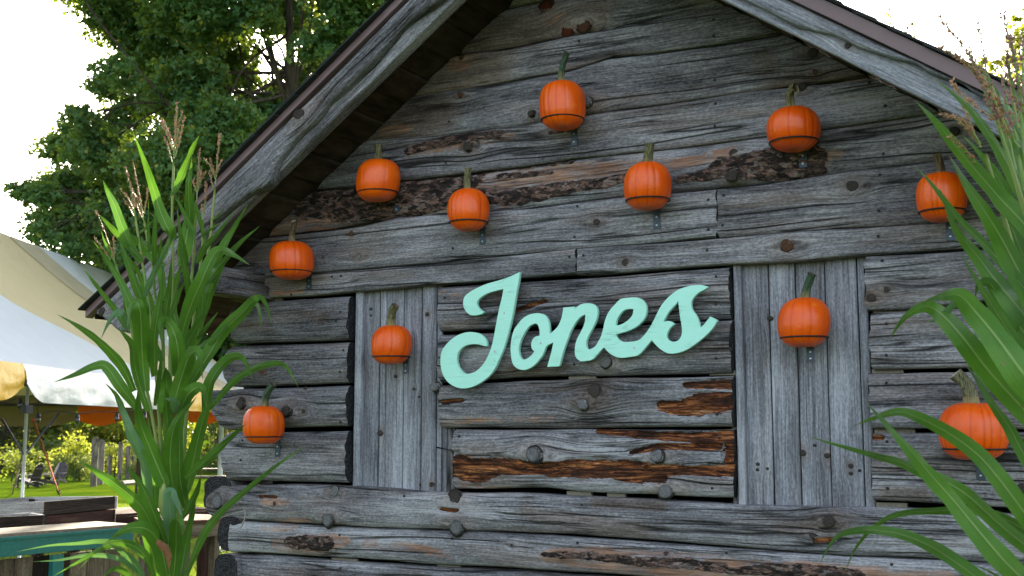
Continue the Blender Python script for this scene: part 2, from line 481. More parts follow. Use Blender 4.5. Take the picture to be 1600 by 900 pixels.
# -- nails
NAILS = [(905,64),(1115,56),(1115,31),(902,92),(1117,125),(1118,162),(1117,197),(1358,129),(1383,165),(1365,207),(697,254),(708,388),(533,431),
 (1131,305),(1129,352),(902,322),(898,370),(1107,312),(1107,359),(912,399),(890,401),(1105,391),(901,446),(1118,432),(1375,273),(1373,329),(1372,369),
 (1378,407),(1385,506),(695,465),(525,501),(532,487),(536,547),(531,581),(530,659),(705,545),(1118,475),(1119,560),(897,569),(901,658),(1120,647),
 (1385,555),(1385,598),(1386,690),(1387,763),(631,775),(530,836),(706,841),(530,888),(704,892),(891,732),(1112,763),(907,790),(902,848),(1134,864),
 (1120,685),(1075,690),(377,688),(376,719),(716,682),(702,190),(703,213),(1555,795),(1393,882),(700,560),(519,432),(1380,240),(455,460),(505,402)]
# -- patches: row -> [(kind, [(x,y,r) ...], strength)]
PATCH = {
 'E': [('bark', [(478,322,20),(520,310,34),(560,312,36),(620,305,34),(690,285,20),(740,278,14)], 1.0), ('bark', [(640,325,14),(690,318,10)], 1.0), ('bark', [(690,300,16),(750,308,13),(815,308,13)], .85), ('bark', [(1060,280,6),(1128,268,12)], .8), ('bark', [(780,275,7),(860,268,6)], .6),
       ('bark', [(720,268,9),(790,258,8),(890,250,5)], 1.0), ('bark', [(800,309,13),(860,298,12),(900,291,9),(950,285,8),(980,276,7)], 1.0),
       ('bark', [(1128,262,16),(1160,262,20),(1210,255,26),(1262,248,24)], 1.0), ('bark', [(1215,270,14),(1275,268,12)], 1.0),
       ('orange', [(430,355,14),(520,350,14),(600,340,16),(720,320,14),(790,305,18)], .9), ('orange', [(690,300,22),(830,275,18),(960,262,14),(1090,252,12),(1140,240,12)], .75),
       ('orange', [(1240,262,34),(1310,240,8)], .7), ('orange', [(400,365,20),(470,350,20)], .6)],
 'D': [('bark', [(640,236,7),(690,222,8),(740,214,8),(780,210,7)], 1.0), ('bark', [(860,208,4),(900,200,5)], .8), ('orange', [(640,235,12),(720,225,10),(800,212,8)], .6),
       ('orange', [(735,232,16)], .5)],
 'A': [('orange', [(850,10,20),(880,45,22),(915,42,18)], .45), ('brown', [(700,88,26),(790,60,40),(930,25,20)], .7)],
 'B': [('orange', [(705,105,12),(730,92,16)], .7), ('brown', [(660,140,30),(760,110,35)], .8), ('brown', [(1200,80,22),(1260,70,20)], .7)],
 'C': [('orange', [(600,205,10),(640,198,8)], .7), ('brown', [(560,222,30),(680,180,30)], .7),('brown', [(1190,90,14),(1200,105,14)], .4), ('brown', [(1230,140,25),(1370,125,30)], .6)],
 'Dr': [],
 'C3': [('rot', [(1034,634,8),(1062,638,13),(1092,632,17),(1142,628,15)], 1.0), ('rot', [(1072,602,5),(1142,601,8)], 1.0),
        ('rot', [(690,628,4),(720,626,3)], .9), ('orange', [(690,658,8),(760,655,6),(860,655,6)], .6), ('orange', [(1090,648,8),(1140,650,8)], .5)],
 'C4': [('rot', [(714,728,17),(742,736,19),(780,729,14),(825,731,11),(870,733,12),(930,732,14),(990,736,18),(1028,742,14)], 1.0),
        ('rot', [(1025,735,9),(1080,735,8),(1140,736,10)], 1.0), ('rot', [(1139,698,8),(1141,735,8)], 1.0), ('rot', [(985,707,4),(1030,698,5),(1120,698,6)], 1.0),
        ('rot', [(930,674,4),(1010,680,6),(1080,684,8),(1145,681,9)], 1.0), ('orange', [(720,760,8),(800,766,5)], .6), ('brown', [(720,745,20),(820,760,10)], .4)],
 'B1': [('orange', [(430,814,6),(480,812,6)], .6), ('rot', [(405,776,3),(430,777,3)], .8), ('orange', [(415,783,9),(450,784,7)], .6), ('rot', [(690,796,4),(712,798,4)], .8),
        ('orange', [(830,805,9),(930,806,12),(1000,815,14)], .34), ('brown', [(820,798,10),(880,815,14),(1000,832,14)], .5), ('brown', [(930,785,8),(1030,790,8)], .5),
        ('rot', [(1275,844,4),(1300,843,4)], .9), ('brown', [(1220,825,10),(1320,828,10)], .5), ('rot', [(700,765,3)], .7)],
 'B2': [('bark', [(452,847,8),(480,848,12),(510,850,12)], 1.0), ('orange', [(432,850,10),(480,852,20),(540,845,8)], .9), ('orange', [(570,850,8),(640,854,8),(700,868,8)], .6),
        ('orange', [(410,822,10),(450,824,12)], .55), ('orange', [(850,868,8),(930,872,20),(1050,885,22),(1160,895,20),(1260,892,14),(1360,898,12),(1480,905,12)], 1.0),
        ('bark', [(850,866,5),(930,869,8),(1000,877,9),(1070,881,10),(1130,887,9)], .68), ('bark', [(1140,893,5),(1200,890,10),(1260,895,14),(1340,900,10)], .9)],
 'L1': [('brown', [(500,500,8)], .3)],
 'G': [('orange', [(420,460,6),(470,455,5)], .6), ('brown', [(420,440,14),(500,432,8)], .6)],
 'F': [('orange', [(549,372,7)], .5), ('brown', [(400,395,20),(460,390,22)], .7)],
 'R4': [('rot', [(1364,682,5),(1374,684,5)], 1.0), ('brown', [(1385,770,10),(1440,775,10)], .5)],
 'C2': [('brown', [(800,580,8),(870,585,5)], .4)], 'C1': [('rot', [(800,486,4),(850,470,3)], .9), ('orange', [(690,458,8),(800,455,10)], .45),('brown', [(700,510,8),(740,505,8)], .4)],
}

_nail_me = {}
def nail_mesh(kind='nail', r=0.006, h=0.006):
    key = (kind, r)
    if key not in _nail_me:
        v, f = tube_vf([(0, 0.01, 0), (0, -h * .6, 0), (0, -h, 0)], [r * .8, r, r * .55], 8)
        me = bpy.data.meshes.new("nail"); me.from_pydata([tuple(p) for p in v], [], f); me.materials.append(M[kind]); me.update()
        _nail_me[key] = me
    return _nail_me[key]

used_nails, used_knots = set(), set()

def make_knot(P, r, kind, proud, parent, seed):
    """a branch stub or knot: ringed disc with a worn rim, the base in the wood"""
    n, m = 18, (7 if proud < 0 else 8)
    V, hole = [], proud < 0
    ang = np.arange(n) * 2 * math.pi / n
    wob = 1 + 0.20 * noise(np.cos(ang) * 1.3, np.sin(ang) * 1.3, seed * 3.1, 5) + 0.07 * noise(np.cos(ang) * 4, np.sin(ang) * 4, seed * 1.7, 6)
    sx = 1.15 if hole else 1.03
    if hole: r = r * .80
    else: r, proud = r * (.86 if kind != 'grey' else .95), proud * .5
    prof = [(1.30, .004), (1.02, .002), (1.0, -max(proud, .002) * .75), (0.90, -max(proud, .002)), (0.62, -max(proud, .002) * (1.08 if proud > .01 else .8)), (0.34, -max(proud, .002) * .98), (0.12, -max(proud, .002) * .92), (0.0, -max(proud, .002) * .9)]
    if hole: prof = [(1.12, .008), (1.0, -.003), (0.82, -.0045), (0.6, -.005), (0.34, -.0052), (0.12, -.0053), (0, -.0053)]
    rx, ry = random.uniform(-.25, .25), random.uniform(-.25, .25)
    for k, (q, y) in enumerate(prof):
        yy = y + (0 if k == 0 else 1) * (rx * np.cos(ang) + ry * np.sin(ang)) * r * q * .5
        V.append(np.stack([np.cos(ang) * q * r * wob * sx, np.full(n, 0.) + yy + .0012 * noise(ang * 3, k, seed, 9), np.sin(ang) * q * r * wob], -1))
    V = np.concatenate(V)
    mat = M['knot_' + kind]
    nf = (m - 1) * n
    o = mesh("knot", V, grid_faces(m, n, True)[:, ::-1], [mat, M['knot_dark']], parent, loc=tuple(P - CAB0), mi=[1 if (k < n and not hole) else 0 for k in range(nf)])
    return o

def slab(name, row, O, A, B, N, s0, s1, bot, top, depth=.14, bulge=.045, p=2.6, wob=.004, seed=0, le=None, re=None, mats=('log', 'end'), ds=.015, db=.0072,
         knots=True, ncrack=3, flat=0.0, yplane=0.0, extra_knots=(), parent=None, label=None, rough_amp=1.0, lowf=.005):
    O, A, B, N = (np.asarray(q, float) for q in (O, A, B, N))
    L = s1 - s0
    ns = max(4, int(L / ds)); mid = (s0 + s1) / 2
    H = float(np.mean(top(np.linspace(s0, s1, 9)) - bot(np.linspace(s0, s1, 9))))
    nv = max(8, int(H / db) + 4)
    v = .5 - .5 * np.cos(np.pi * (np.linspace(0, 1, nv) * .8 + .1)); v = (v - v[0]) / (v[-1] - v[0])
    t = np.linspace(0, 1, ns)
    T, V = np.meshgrid(t, v, indexing='ij')
    S = s0 + L * T
    def BB(S, V):
        b0 = bot(S) + wob * (noise(S * 2.3, seed, 0, 3, 3))
        b1 = top(S) + wob * (noise(S * 2.3, seed, 9, 4, 3))
        return b0 + (b1 - b0) * V
    Bv = BB(S, V)
    if le is not None: S = S + (le(V, Bv) - s0) * (1 - T) if le.abs else S + le(V, Bv) * np.clip(1 - T * L / .5, 0, 1)
    if re is not None: S = S + (re(V, Bv) - s1) * T if re.abs else S + re(V, Bv) * np.clip(1 - (1 - T) * L / .5, 0, 1)
    # knots in this slab
    kn = []
    for ki, (px, py, rp, kind, proud) in enumerate(list(KNOTS) if knots else []):
        if ki in used_knots: continue
        P = W(px, py, yplane); s, b = (P - O) @ A, (P - O) @ B
        z = (P - CP) @ CF; r = rp * z / FPX
        ss = np.array([s])
        if s0 - .02 < s < s1 + .02 and bot(ss)[0] - .012 <= b <= top(ss)[0] + .012:
            used_knots.add(ki); kn.append((s, b, r, kind, proud))
    for (px, py, rp, kind, proud) in extra_knots:
        P = W(px, py, yplane); s, b = (P - O) @ A, (P - O) @ B
        kn.append((s, b, rp * ((P - CP) @ CF) / FPX, kind, proud))
    pat = []
    for kind, pts, st in PATCH.get(row, []):
        q = []
        for (px, py, r) in pts:
            P = W(px, py, yplane); q.append(((P - O) @ A, (P - O) @ B, r * ((P - CP) @ CF) / FPX))
        pat.append((kind, q, st))
    cr = []
    rr = random.Random(seed * 13 + 5)
    for i in range(ncrack):
        cr.append((rr.uniform(s0, s1), rr.uniform(.25, .9), rr.uniform(.18, .85), rr.uniform(.006, .014)))
    def masks(S, Bv):
        out = {k: np.zeros(S.shape) for k in ('rot', 'bark', 'orange', 'brown')}
        for kind, q, st in pat:
            d = np.full(S.shape, 9.0)
            if len(q) == 1: q = q + [(q[0][0] + 1e-4, q[0][1], q[0][2])]
            for (a, b) in zip(q[:-1], q[1:]):
                ex, ey = b[0] - a[0], b[1] - a[1]
                u = np.clip(((S - a[0]) * ex + (Bv - a[1]) * ey) / (ex * ex + ey * ey + 1e-12), 0, 1)
                dx, dy = S - a[0] - ex * u, Bv - a[1] - ey * u
                d = np.minimum(d, np.sqrt((dx * .8) ** 2 + dy ** 2) / (a[2] + (b[2] - a[2]) * u))
            m = np.clip((1.45 - d) / .9, 0, 1) * st
            out[kind] = np.maximum(out[kind], m)
        for (s, b, r, kind, proud) in kn:
            if r > .012: out['brown'] = np.maximum(out['brown'], .55 * np.exp(-(((S - s) / (2.6 * r)) ** 2 + ((Bv - b) / (1.7 * r)) ** 2)))
        return out
    def hgt(S, Bv, V):
        gy = Bv.copy()
        hk = np.zeros(S.shape)
        for (s, b, r, kind, proud) in kn:
            e = np.exp(-((S - s) ** 2 / (2 * (2.9 * r) ** 2) + (Bv - b) ** 2 / (2 * (1.5 * r) ** 2)))
            gy = gy - (Bv - b) * e * .93
            if proud >= 0:
                e2 = np.exp(-((S - s) ** 2 / (2 * (2.0 * r) ** 2) + (Bv - b) ** 2 / (2 * (1.2 * r) ** 2)))
                hk += min(.018, proud * .45 + .004) * e2
        gy = gy + .012 * noise(S * 1.3, Bv * 3, seed, 21) + .004 * noise(S * 4, Bv * 9, seed, 22)
        x = np.abs(2 * V - 1)
        x = np.clip((x - flat) / (1 - flat), 0, 1)
        h = -bulge * (1 - np.sqrt(np.clip(1 - x ** p, 0, 1)))
        calm = np.ones(S.shape)
        for (s, b, r, kind, proud) in kn: calm = calm * (1 - .85 * np.exp(-(((S - s) / (1.4 * r)) ** 2 + ((Bv - b) / (1.2 * r)) ** 2)))
        h = h + hk + calm * rough_amp * (lowf * noise(S * 1.7, Bv * 6, seed, 31) + .0013 * noise(S * 4, gy * 42, seed, 32) + .0010 * noise(S * 13, gy * 120, seed, 33, 2))
        mk = masks(S, Bv)
        ra = np.clip((mk['rot'] + .45 * noise(S * 9, gy * 34, seed, 41, 3) * (mk['rot'] > 0) - .35) / .22, 0, 1)
        h = h - ra * (.017 + .006 * noise(S * 14, gy * 90, seed, 42, 2)) 
        ba = np.clip((mk['bark'] + .5 * noise(S * 13, Bv * 26, seed, 43, 3) * (mk['bark'] > 0) - .40) / .2, 0, 1)
        h = h + ba * (.008 + .0045 * noise(S * 34, Bv * 60, seed, 44, 2))
        for (sc, ln, vc, dp) in cr:
            c0 = bot(np.array([sc]))[0] + (top(np.array([sc]))[0] - bot(np.array([sc]))[0]) * vc
            sl = (bot(S) - bot(np.array([sc]))[0])
            g = gy - c0 - sl
            h = h - dp * .8 * np.exp(-(g / .0034) ** 2) * np.clip(1 - np.abs(S - sc) / ln, 0, 1) ** .5
        return h, gy, mk
    h, gy, mk = hgt(S, Bv, V)
    # ragged ends
    endn = .006 * noise(V * 7, seed, 3, 51, 2)
    S = S + endn * (T < 1e-9) - endn * (T > 1 - 1e-9)
    P = O + S[..., None] * A + Bv[..., None] * B + h[..., None] * N
    back0 = O + S[:, :1, None] * A + Bv[:, :1, None] * B - depth * N
    back1 = O + S[:, -1:, None] * A + Bv[:, -1:, None] * B - depth * N
    R = np.concatenate([P, back1, back0], 1)                      # rings: front bottom..top, back top, back bottom
    nr = nv + 2
    verts = R.reshape(-1, 3) - CAB0
    F = grid_faces(ns, nr, True)
    # orientation: outward
    off = rr.uniform(-40, 40), rr.uniform(-40, 40), rr.uniform(-40, 40)
    bk = np.stack([S[:, :1], Bv[:, :1], np.full((ns, 1), depth)], -1)
    bk1 = np.stack([S[:, -1:], Bv[:, -1:], np.full((ns, 1), depth)], -1)
    G = np.concatenate([np.stack([S, gy, h], -1), bk1, bk], 1).reshape(-1, 3) + np.array(off)
    MK = np.zeros((ns, nr, 4))
    for i, k in enumerate(('rot', 'bark', 'orange', 'brown')): MK[:, :nv, i] = mk[k]
    # end caps, own vertices: fan
    c0, c1 = R[0], R[-1]
    base = len(verts)
    cap = []
    ev = []
    for idx, ring in enumerate((c0, c1)):
        cen = ring.mean(0) + A * (-.004 if idx == 0 else .004)
        ev.append(np.concatenate([ring, cen[None]], 0) - CAB0)
    verts = np.concatenate([verts] + ev)
    faces = [tuple(int(i) for i in f) for f in F]
    mi = [0] * len(faces)
    for idx in range(2):
        b0 = base + idx * (nr + 1)
        for k in range(nr):
            a, b = b0 + k, b0 + (k + 1) % nr
            faces.append((a, b, b0 + nr) if idx == 0 else (b, a, b0 + nr)); mi.append(1)
    nc = 2 * (nr + 1)
    cg = []
    for ring in (c0, c1):
        q = np.concatenate([ring, ring.mean(0)[None]]) - ring.mean(0); cg.append(np.stack([np.zeros(len(q)), q @ B + .02, q @ N - .03], -1))
    G = np.concatenate([G] + cg); MKf = np.concatenate([MK.reshape(-1, 4), np.zeros((nc, 4))])
    if np.dot(np.cross(A, B), N) > 0:
        pass
    else:
        faces = [f[::-1] for f in faces]
    o = mesh(name, verts, faces, [M[mats[0]], M[mats[1]]], parent or cabin, smooth=True, mi=mi, attrs={'grain': ('FLOAT_VECTOR', G), 'mk': ('FLOAT_COLOR', MKf)})
    if label: o["label"] = label
    def surf(s, b):
        S1, B1 = np.array([s]), np.array([b])
        v1 = np.clip((b - bot(S1)) / (top(S1) - bot(S1)), 0.03, .97)
        hh = hgt(S1, B1, v1)[0][0]
        return O + A * s + B * b + N * hh
    for i, (s, b, r, kind, proud) in enumerate(kn):
        make_knot(surf(s, b), r, kind, proud, o, seed + i)
    for ni, (px, py) in enumerate(NAILS if knots else []):
        if ni in used_nails: continue
        Pn = W(px, py, yplane); s, b = (Pn - O) @ A, (Pn - O) @ B
        if s0 < s < s1 and bot(np.array([s]))[0] < b < top(np.array([s]))[0]:
            used_nails.add(ni)
            no = new_obj("nail", nail_mesh('nail', .0065), o); no.location = tuple(surf(s, b) - CAB0)
    return o

EX, EY, EZ = np.eye(3)
def line_fn(pts, y=0.0, dpx=0.0):
    """photograph polyline -> z(x) on the wall"""
    q = np.array([W(px, py + dpx, y) for px, py in pts]); o = np.argsort(q[:, 0]); X, Z = q[o, 0], q[o, 2]
    def f(s):
        s = np.asarray(s, float)
        r = np.interp(s, X, Z)
        m0 = (Z[1] - Z[0]) / (X[1] - X[0]) if abs(X[1] - X[0]) > .4 else 0; m1 = (Z[-1] - Z[-2]) / (X[-1] - X[-2]) if abs(X[-1] - X[-2]) > .4 else 0
        r = np.where(s < X[0], Z[0] + np.clip(m0, -.03, .03) * (s - X[0]), r)
        return np.where(s > X[-1], Z[-1] + np.clip(m1, -.03, .03) * (s - X[-1]), r)
    return f
def endf(fn, is_abs=False):
    class E:
        abs = is_abs
        def __call__(s, V, Bv): return fn(V, Bv)
    return E()
rake_l = endf(lambda V, Bv: sof_left(Bv), True)
rake_r = endf(lambda V, Bv: sof_right(Bv), True)
def sx(px, py, y=0.0): return W(px, py, y)[0]

SEAM = {
 'A': [(695,89),(740,84),(800,73),(850,62),(880,56),(920,50),(965,43),(1050,27),(1137,10),(1200,-3)],
 'B': [(640,150),(720,139),(800,125),(880,110),(960,87),(1040,79),(1200,57),(1245,48)],
 'C': [(550,223),(680,213),(800,197),(925,177),(1060,158),(1200,138),(1370,117)],
 'D': [(477,298),(560,291),(635,282),(722,271),(800,262),(890,248),(925,244),(1100,225),(1283,201),(1487,172)],
 'E': [(420,369),(520,357),(570,346),(700,335),(800,327),(885,317),(975,307),(1120,293),(1200,285),(1330,267),(1480,250),(1600,235)],
 'F': [(400,434),(490,427),(560,422),(690,410),(720,405),(800,398),(810,397),(900,388),(1120,371),(1200,365),(1300,356),(1350,354),(1457,347),(1600,333)],
 'G': [(415,466),(545,456),(700,443),(895,429),(925,430),(1150,413),(1348,399),(1512,387),(1600,381)],
}
XR = -0.02                           # right corner of the cabin
gr = dict(N=-EY, A=EX, B=EZ, O=(0, 0, 0))
def row(name, top, bot, s0, s1, seed, gap=1.0, gapt=None, **k):
    tf = (lambda s: np.full(np.shape(s), 4.0)) if top is None else line_fn(top, 0, gapt if gapt is not None else gap)
    bf = line_fn(bot, 0, -gap)
    return slab("log", name, s0=s0, s1=s1, bot=bf, top=tf, seed=seed, **gr, **k)

# topmost piece is cut to the rakes: build it in two courses
slab("log", 'A', s0=-3.1, s1=-1.5, bot=line_fn(SEAM['A'], 0, -1), top=lambda s: np.full(np.shape(s), 3.72), seed=1, le=rake_l, re=rake_r, bulge=.05, p=2.2, **gr)
slab("log", 'A2', s0=-2.7, s1=-1.9, bot=lambda s: np.full(np.shape(s), 3.724), top=lambda s: np.full(np.shape(s), 3.93), seed=2, le=rake_l, re=rake_r, bulge=.03, **gr)
row('B', SEAM['A'], SEAM['B'], -3.3, -1.3, 3, le=rake_l, re=rake_r, bulge=.016, flat=.6, lowf=.0022, rough_amp=.55, gapt=.6, gap=.6)
row('C', SEAM['B'], SEAM['C'], -3.6, -1.0, 4, le=rake_l, re=rake_r, bulge=.016, flat=.6, lowf=.0022, rough_amp=.55, gap=.6)
row('D', SEAM['C'], SEAM['D'], -3.9, -.7, 5, le=rake_l, re=rake_r, bulge=.016, flat=.6, lowf=.0022, rough_amp=.55, gap=.6)
row('E', SEAM['D'], SEAM['E'], -4.2, -.4, 6, le=rake_l, re=rake_r, bulge=.036, p=2.4, gap=.8)
JF, JG = sx(1119, 330), sx(901, 410)
row('F', SEAM['E'], SEAM['F'], -4.5, JF - .002, 7, le=rake_l, bulge=.015, flat=.6, lowf=.002, rough_amp=.55, gap=.6)
row('Fr', SEAM['E'], SEAM['F'], JF + .004, -.1, 8, re=rake_r, bulge=.016, flat=.6, lowf=.002, rough_amp=.55, gap=.6, gapt=1.5)
row('G', SEAM['F'], SEAM['G'], -4.50, JG - .003, 9, bulge=.015, flat=.6, lowf=.002, rough_amp=.55, gap=.6)
row('Gr', SEAM['F'], SEAM['G'], JG + .004, XR, 10, bulge=.015, flat=.6, lowf=.002, rough_amp=.55, gap=.6)

# ---- logs beside and between the two boarded openings
rnd_end = lambda a, amt: endf(lambda V, Bv: a * amt * (1 - np.abs(2 * V - 1) ** 2.4) - a * amt * .8)
LX1 = sx(541, 600)
lt = {'L1': ([(395,470),(553,460)], [(355,538),(550,531)], sx(357, 520), 2.0), 'L2': ([(350,540),(553,533)], [(352,605),(550,598)], sx(350, 575), 2.0),
      'L3': ([(335,607),(550,601)], [(345,672),(550,668)], sx(330, 640), 1.2), 'L4': ([(345,674),(550,671)], [(345,752),(550,756)], sx(343, 715), 1.0)}
for i, (k, (tp, bt, x0, q)) in enumerate(lt.items()):
    le = {'L1': endf(lambda V, Bv: .05 * np.abs(2 * V - 1) ** 3), 'L2': endf(lambda V, Bv: .035 * np.abs(2 * V - 1) ** 4),
          'L3': endf(lambda V, Bv: .17 * np.clip(.75 - V, 0, 1) ** 1.3 - .03), 'L4': endf(lambda V, Bv: .10 * np.clip(.6 - V, 0, 1) ** 1.4 + .12 * np.clip(V - .75, 0, 1))}[k]
    slab("log", k, s0=x0, s1=LX1, bot=line_fn(bt, 0, -1.2), top=line_fn(tp, 0, 1.2), seed=20 + i, le=le, bulge=.048, p=3.0, lowf=.004, depth=.16, **gr)
CX0, CX1 = sx(683, 560), sx(1141, 560)
ct = {'C1': ([(682,447),(925,431),(1145,415)], [(682,518),(800,513),(1145,497)], CX0), 'C2': ([(682,520),(800,517),(1145,499)], [(682,598),(800,591),(1145,582)], CX0),
      'C3': ([(682,601),(800,594),(1145,585)], [(685,669),(900,669),(1147,668)], sx(684, 630)), 'C4': ([(702,670),(900,670),(1147,669)], [(703,764),(760,765),(850,764),(900,769),(1050,775),(1145,778)], sx(706, 720))}
for i, (k, (tp, bt, x0)) in enumerate(ct.items()):
    ex = [(680,604,8,'grey',.06)] if k == 'C3' else []
    slab("log", k, s0=x0, s1=CX1, bot=line_fn(bt, 0, -1), top=line_fn(tp, 0, 1), seed=30 + i, bulge=.042, p=3.0, depth=.16, extra_knots=ex, db=.0055, ds=.011,
         ncrack=5 if k in ('C1', 'C4') else 3, rough_amp=1.5 if k == 'C4' else 1.1, label="rotten log with bare orange wood" if k == 'C4' else None, **gr)
RX0 = sx(1356, 560)
rt = {'R1': ([(1350,398),(1512,388),(1600,383)], [(1355,485),(1480,478),(1600,471)]), 'R2': ([(1357,489),(1480,482),(1600,475)], [(1360,578),(1525,574),(1600,572)]),
      'R3': ([(1362,582),(1600,576)], [(1363,670),(1600,671)]), 'R4': ([(1363,675),(1600,675)], [(1370,784),(1500,790),(1600,797)])}
for i, (k, (tp, bt)) in enumerate(rt.items()):
    slab("log", k, s0=RX0 + (.012 if i == 1 else 0), s1=XR, bot=line_fn(bt, 0, -1.2), top=line_fn(tp, 0, 1.2), seed=40 + i, bulge=.024, p=2.6, flat=.45, lowf=.0025, rough_amp=.8, depth=.16, ncrack=5, **gr)
# ---- long logs under the openings
B1t = [(318,757),(365,757),(550,758),(700,768),(800,770),(910,775),(1145,787),(1375,792),(1500,797),(1600,803)]
B1b = [(320,810),(400,816),(530,822),(572,825),(690,828),(800,834),(930,840),(1025,846),(1200,860),(1320,869),(1472,875),(1600,885)]
B2b = [(345,864),(400,865),(520,874),(680,884),(800,889),(885,896),(1100,910),(1400,930),(1600,945)]
slab("log", 'B1', s0=sx(322, 790), s1=XR, bot=line_fn(B1b, 0, -1.2), top=line_fn(B1t, 0, .5), seed=50, bulge=.034, p=2.6, depth=.17, ncrack=6, rough_amp=1.4,
     le=endf(lambda V, Bv: .05 * np.abs(2 * V - .8) ** 2 + .10 * np.clip(V - .7, 0, 1)), **gr)
slab("log", 'B2', s0=sx(356, 840), s1=XR, bot=line_fn(B2b, 0, -1.5), top=line_fn(B1b, 0, 1.2), seed=51, bulge=.034, p=2.6, depth=.17, **gr)
B3b = [(335,945),(800,970),(1600,1040)]
B4b = [(335,1030),(800,1075),(1600,1170)]
slab("log", 'B3', s0=sx(343, 900), s1=XR, bot=line_fn(B3b, 0, -1.5), top=line_fn(B2b, 0, 2.2), seed=52, bulge=.05, depth=.17, le=endf(lambda V, Bv: .08 * V), **gr)
zf = lambda z: (lambda s: np.full(np.shape(s), z))
b3 = line_fn(B3b)
slab("log", 'B4', s0=-4.6, s1=XR, bot=zf(.62), top=lambda s: b3(s) - .006, seed=53, bulge=.05, ds=.04, db=.02, **gr)
slab("log", 'B5', s0=-4.6, s1=XR, bot=zf(.34), top=zf(.612), seed=54, bulge=.05, ds=.04, db=.02, **gr)
slab("log", 'B6', s0=-4.6, s1=XR, bot=zf(.03), top=zf(.332), seed=55, bulge=.05, ds=.04, db=.02, **gr)

# ---- pale strips of lath showing in the open joints
M['lath'] = simple("pale_lath", (0.20, 0.18, 0.145), 0.8, var=0.6, scale=60, stretch=(8, 1, 1))
for (x0, x1, py) in [(1365,1420,487),(1363,1412,580),(1367,1430,673),(1370,1418,789),(887,925,771),(950,978,773),(890,932,591),(520,560,875),(685,720,886),(420,442,468),(1110,1150,583)]:
    a, b = W(x0, py, .06), W(x1, py, .06)
    box("lath_strip", (a + b) / 2 - CAB0, (b[0] - a[0], .02, .019), M['lath'], cabin)

# ---- vertical boards closing the openings (set back 75 mm)
YB = .072
def vboard(x0, x1, ptop, pbot, seed, y=YB, mats=('board', 'end'), kn=(), wide=.022, crown=.0):
    """an upright board between two photograph columns"""
    a, b = W(x0, (ptop + pbot) / 2, y)[0], W(x1, (ptop + pbot) / 2, y)[0]
    zt, zb = W((x0 + x1) / 2, ptop, y)[2], W((x0 + x1) / 2, pbot, y)[2]
    bf, tf = (lambda s, q=-b: np.full(np.shape(s), q + .0026)), (lambda s, q=-a: np.full(np.shape(s), q - .0026))
    y = y + (seed * 37 % 7 - 3) * .0011
    return slab("board", 'vb', (0, y, 0), EZ, -EX, -EY, zb - .03, zt + .03, bf, tf, depth=wide, bulge=.004, p=6, wob=.0006, seed=seed, mats=mats, ds=.012, db=.008,
                knots=False, ncrack=0, yplane=y, extra_knots=kn, rough_amp=.35)
vboard(553, 565, 452, 768, 60, y=.045, wide=.05)
vboard(565, 592, 452, 768, 61, kn=[(580,483,3,'dark',-.003),(580,493,2.5,'dark',-.003),(569,492,2.5,'dark',-.003)])
vboard(592, 602, 452, 768, 62, y=.060, kn=[(594,677,6,'dark',-.003)])
vboard(602, 630, 452, 768, 63, kn=[(618,588,3.5,'dark',-.003)])
vboard(630, 658, 450, 768, 64, kn=[(647,608,3,'dark',-.003),(655,620,2,'dark',-.003),(657,757,2.5,'dark',-.002)])
vboard(658, 681, 448, 768, 65, y=.058, kn=[(668,491,4,'dark',-.003),(675,757,4.5,'dark',.002)])
vboard(681, 690, 448, 768, 66, kn=[])
vboard(690, 698, 668, 768, 67, y=.055)
vboard(698, 712, 664, 770, 68, y=.066, mats=('log', 'end'))
vboard(1140, 1150, 410, 792, 69, y=.075, mats=('log', 'end'))
vboard(1149, 1162, 410, 792, 70, y=.045, wide=.05)
vboard(1162, 1205, 408, 796, 71, kn=[(1207-4,497,5,'dark',-.003),(1184,725,3.5,'dark',-.003),(1184,734,3,'dark',-.003),(1199,732,2.5,'dark',-.003)])
vboard(1205, 1247, 406, 798, 72)
vboard(1247, 1294, 404, 800, 73, kn=[(1255,708,6,'dark',-.002),(1292,712,5,'dark',-.002),(1273,696,3,'dark',-.003)])
vboard(1294, 1345, 402, 802, 74, kn=[(1329,728,4.5,'dark',-.003),(1329,740,3.5,'dark',-.003),(1348-5,735,3,'dark',-.003)])
vboard(1345, 1362, 400, 803, 75, y=.066)

# near-black sheet behind the joints, painted to stand for the unlit interior
M['dark'] = simple("dark_interior", (0.012, 0.011, 0.010), 0.95, spec=0.05, var=0.3, scale=6)
box("dark_backing", np.array([-2.28, .34, 1.20]) - CAB0, (4.3, .03, 2.4), M['dark'], cabin)
box("floor", np.array([-2.28, 2.2, .05]) - CAB0, (4.3, 3.7, .06), M['dark'], cabin)

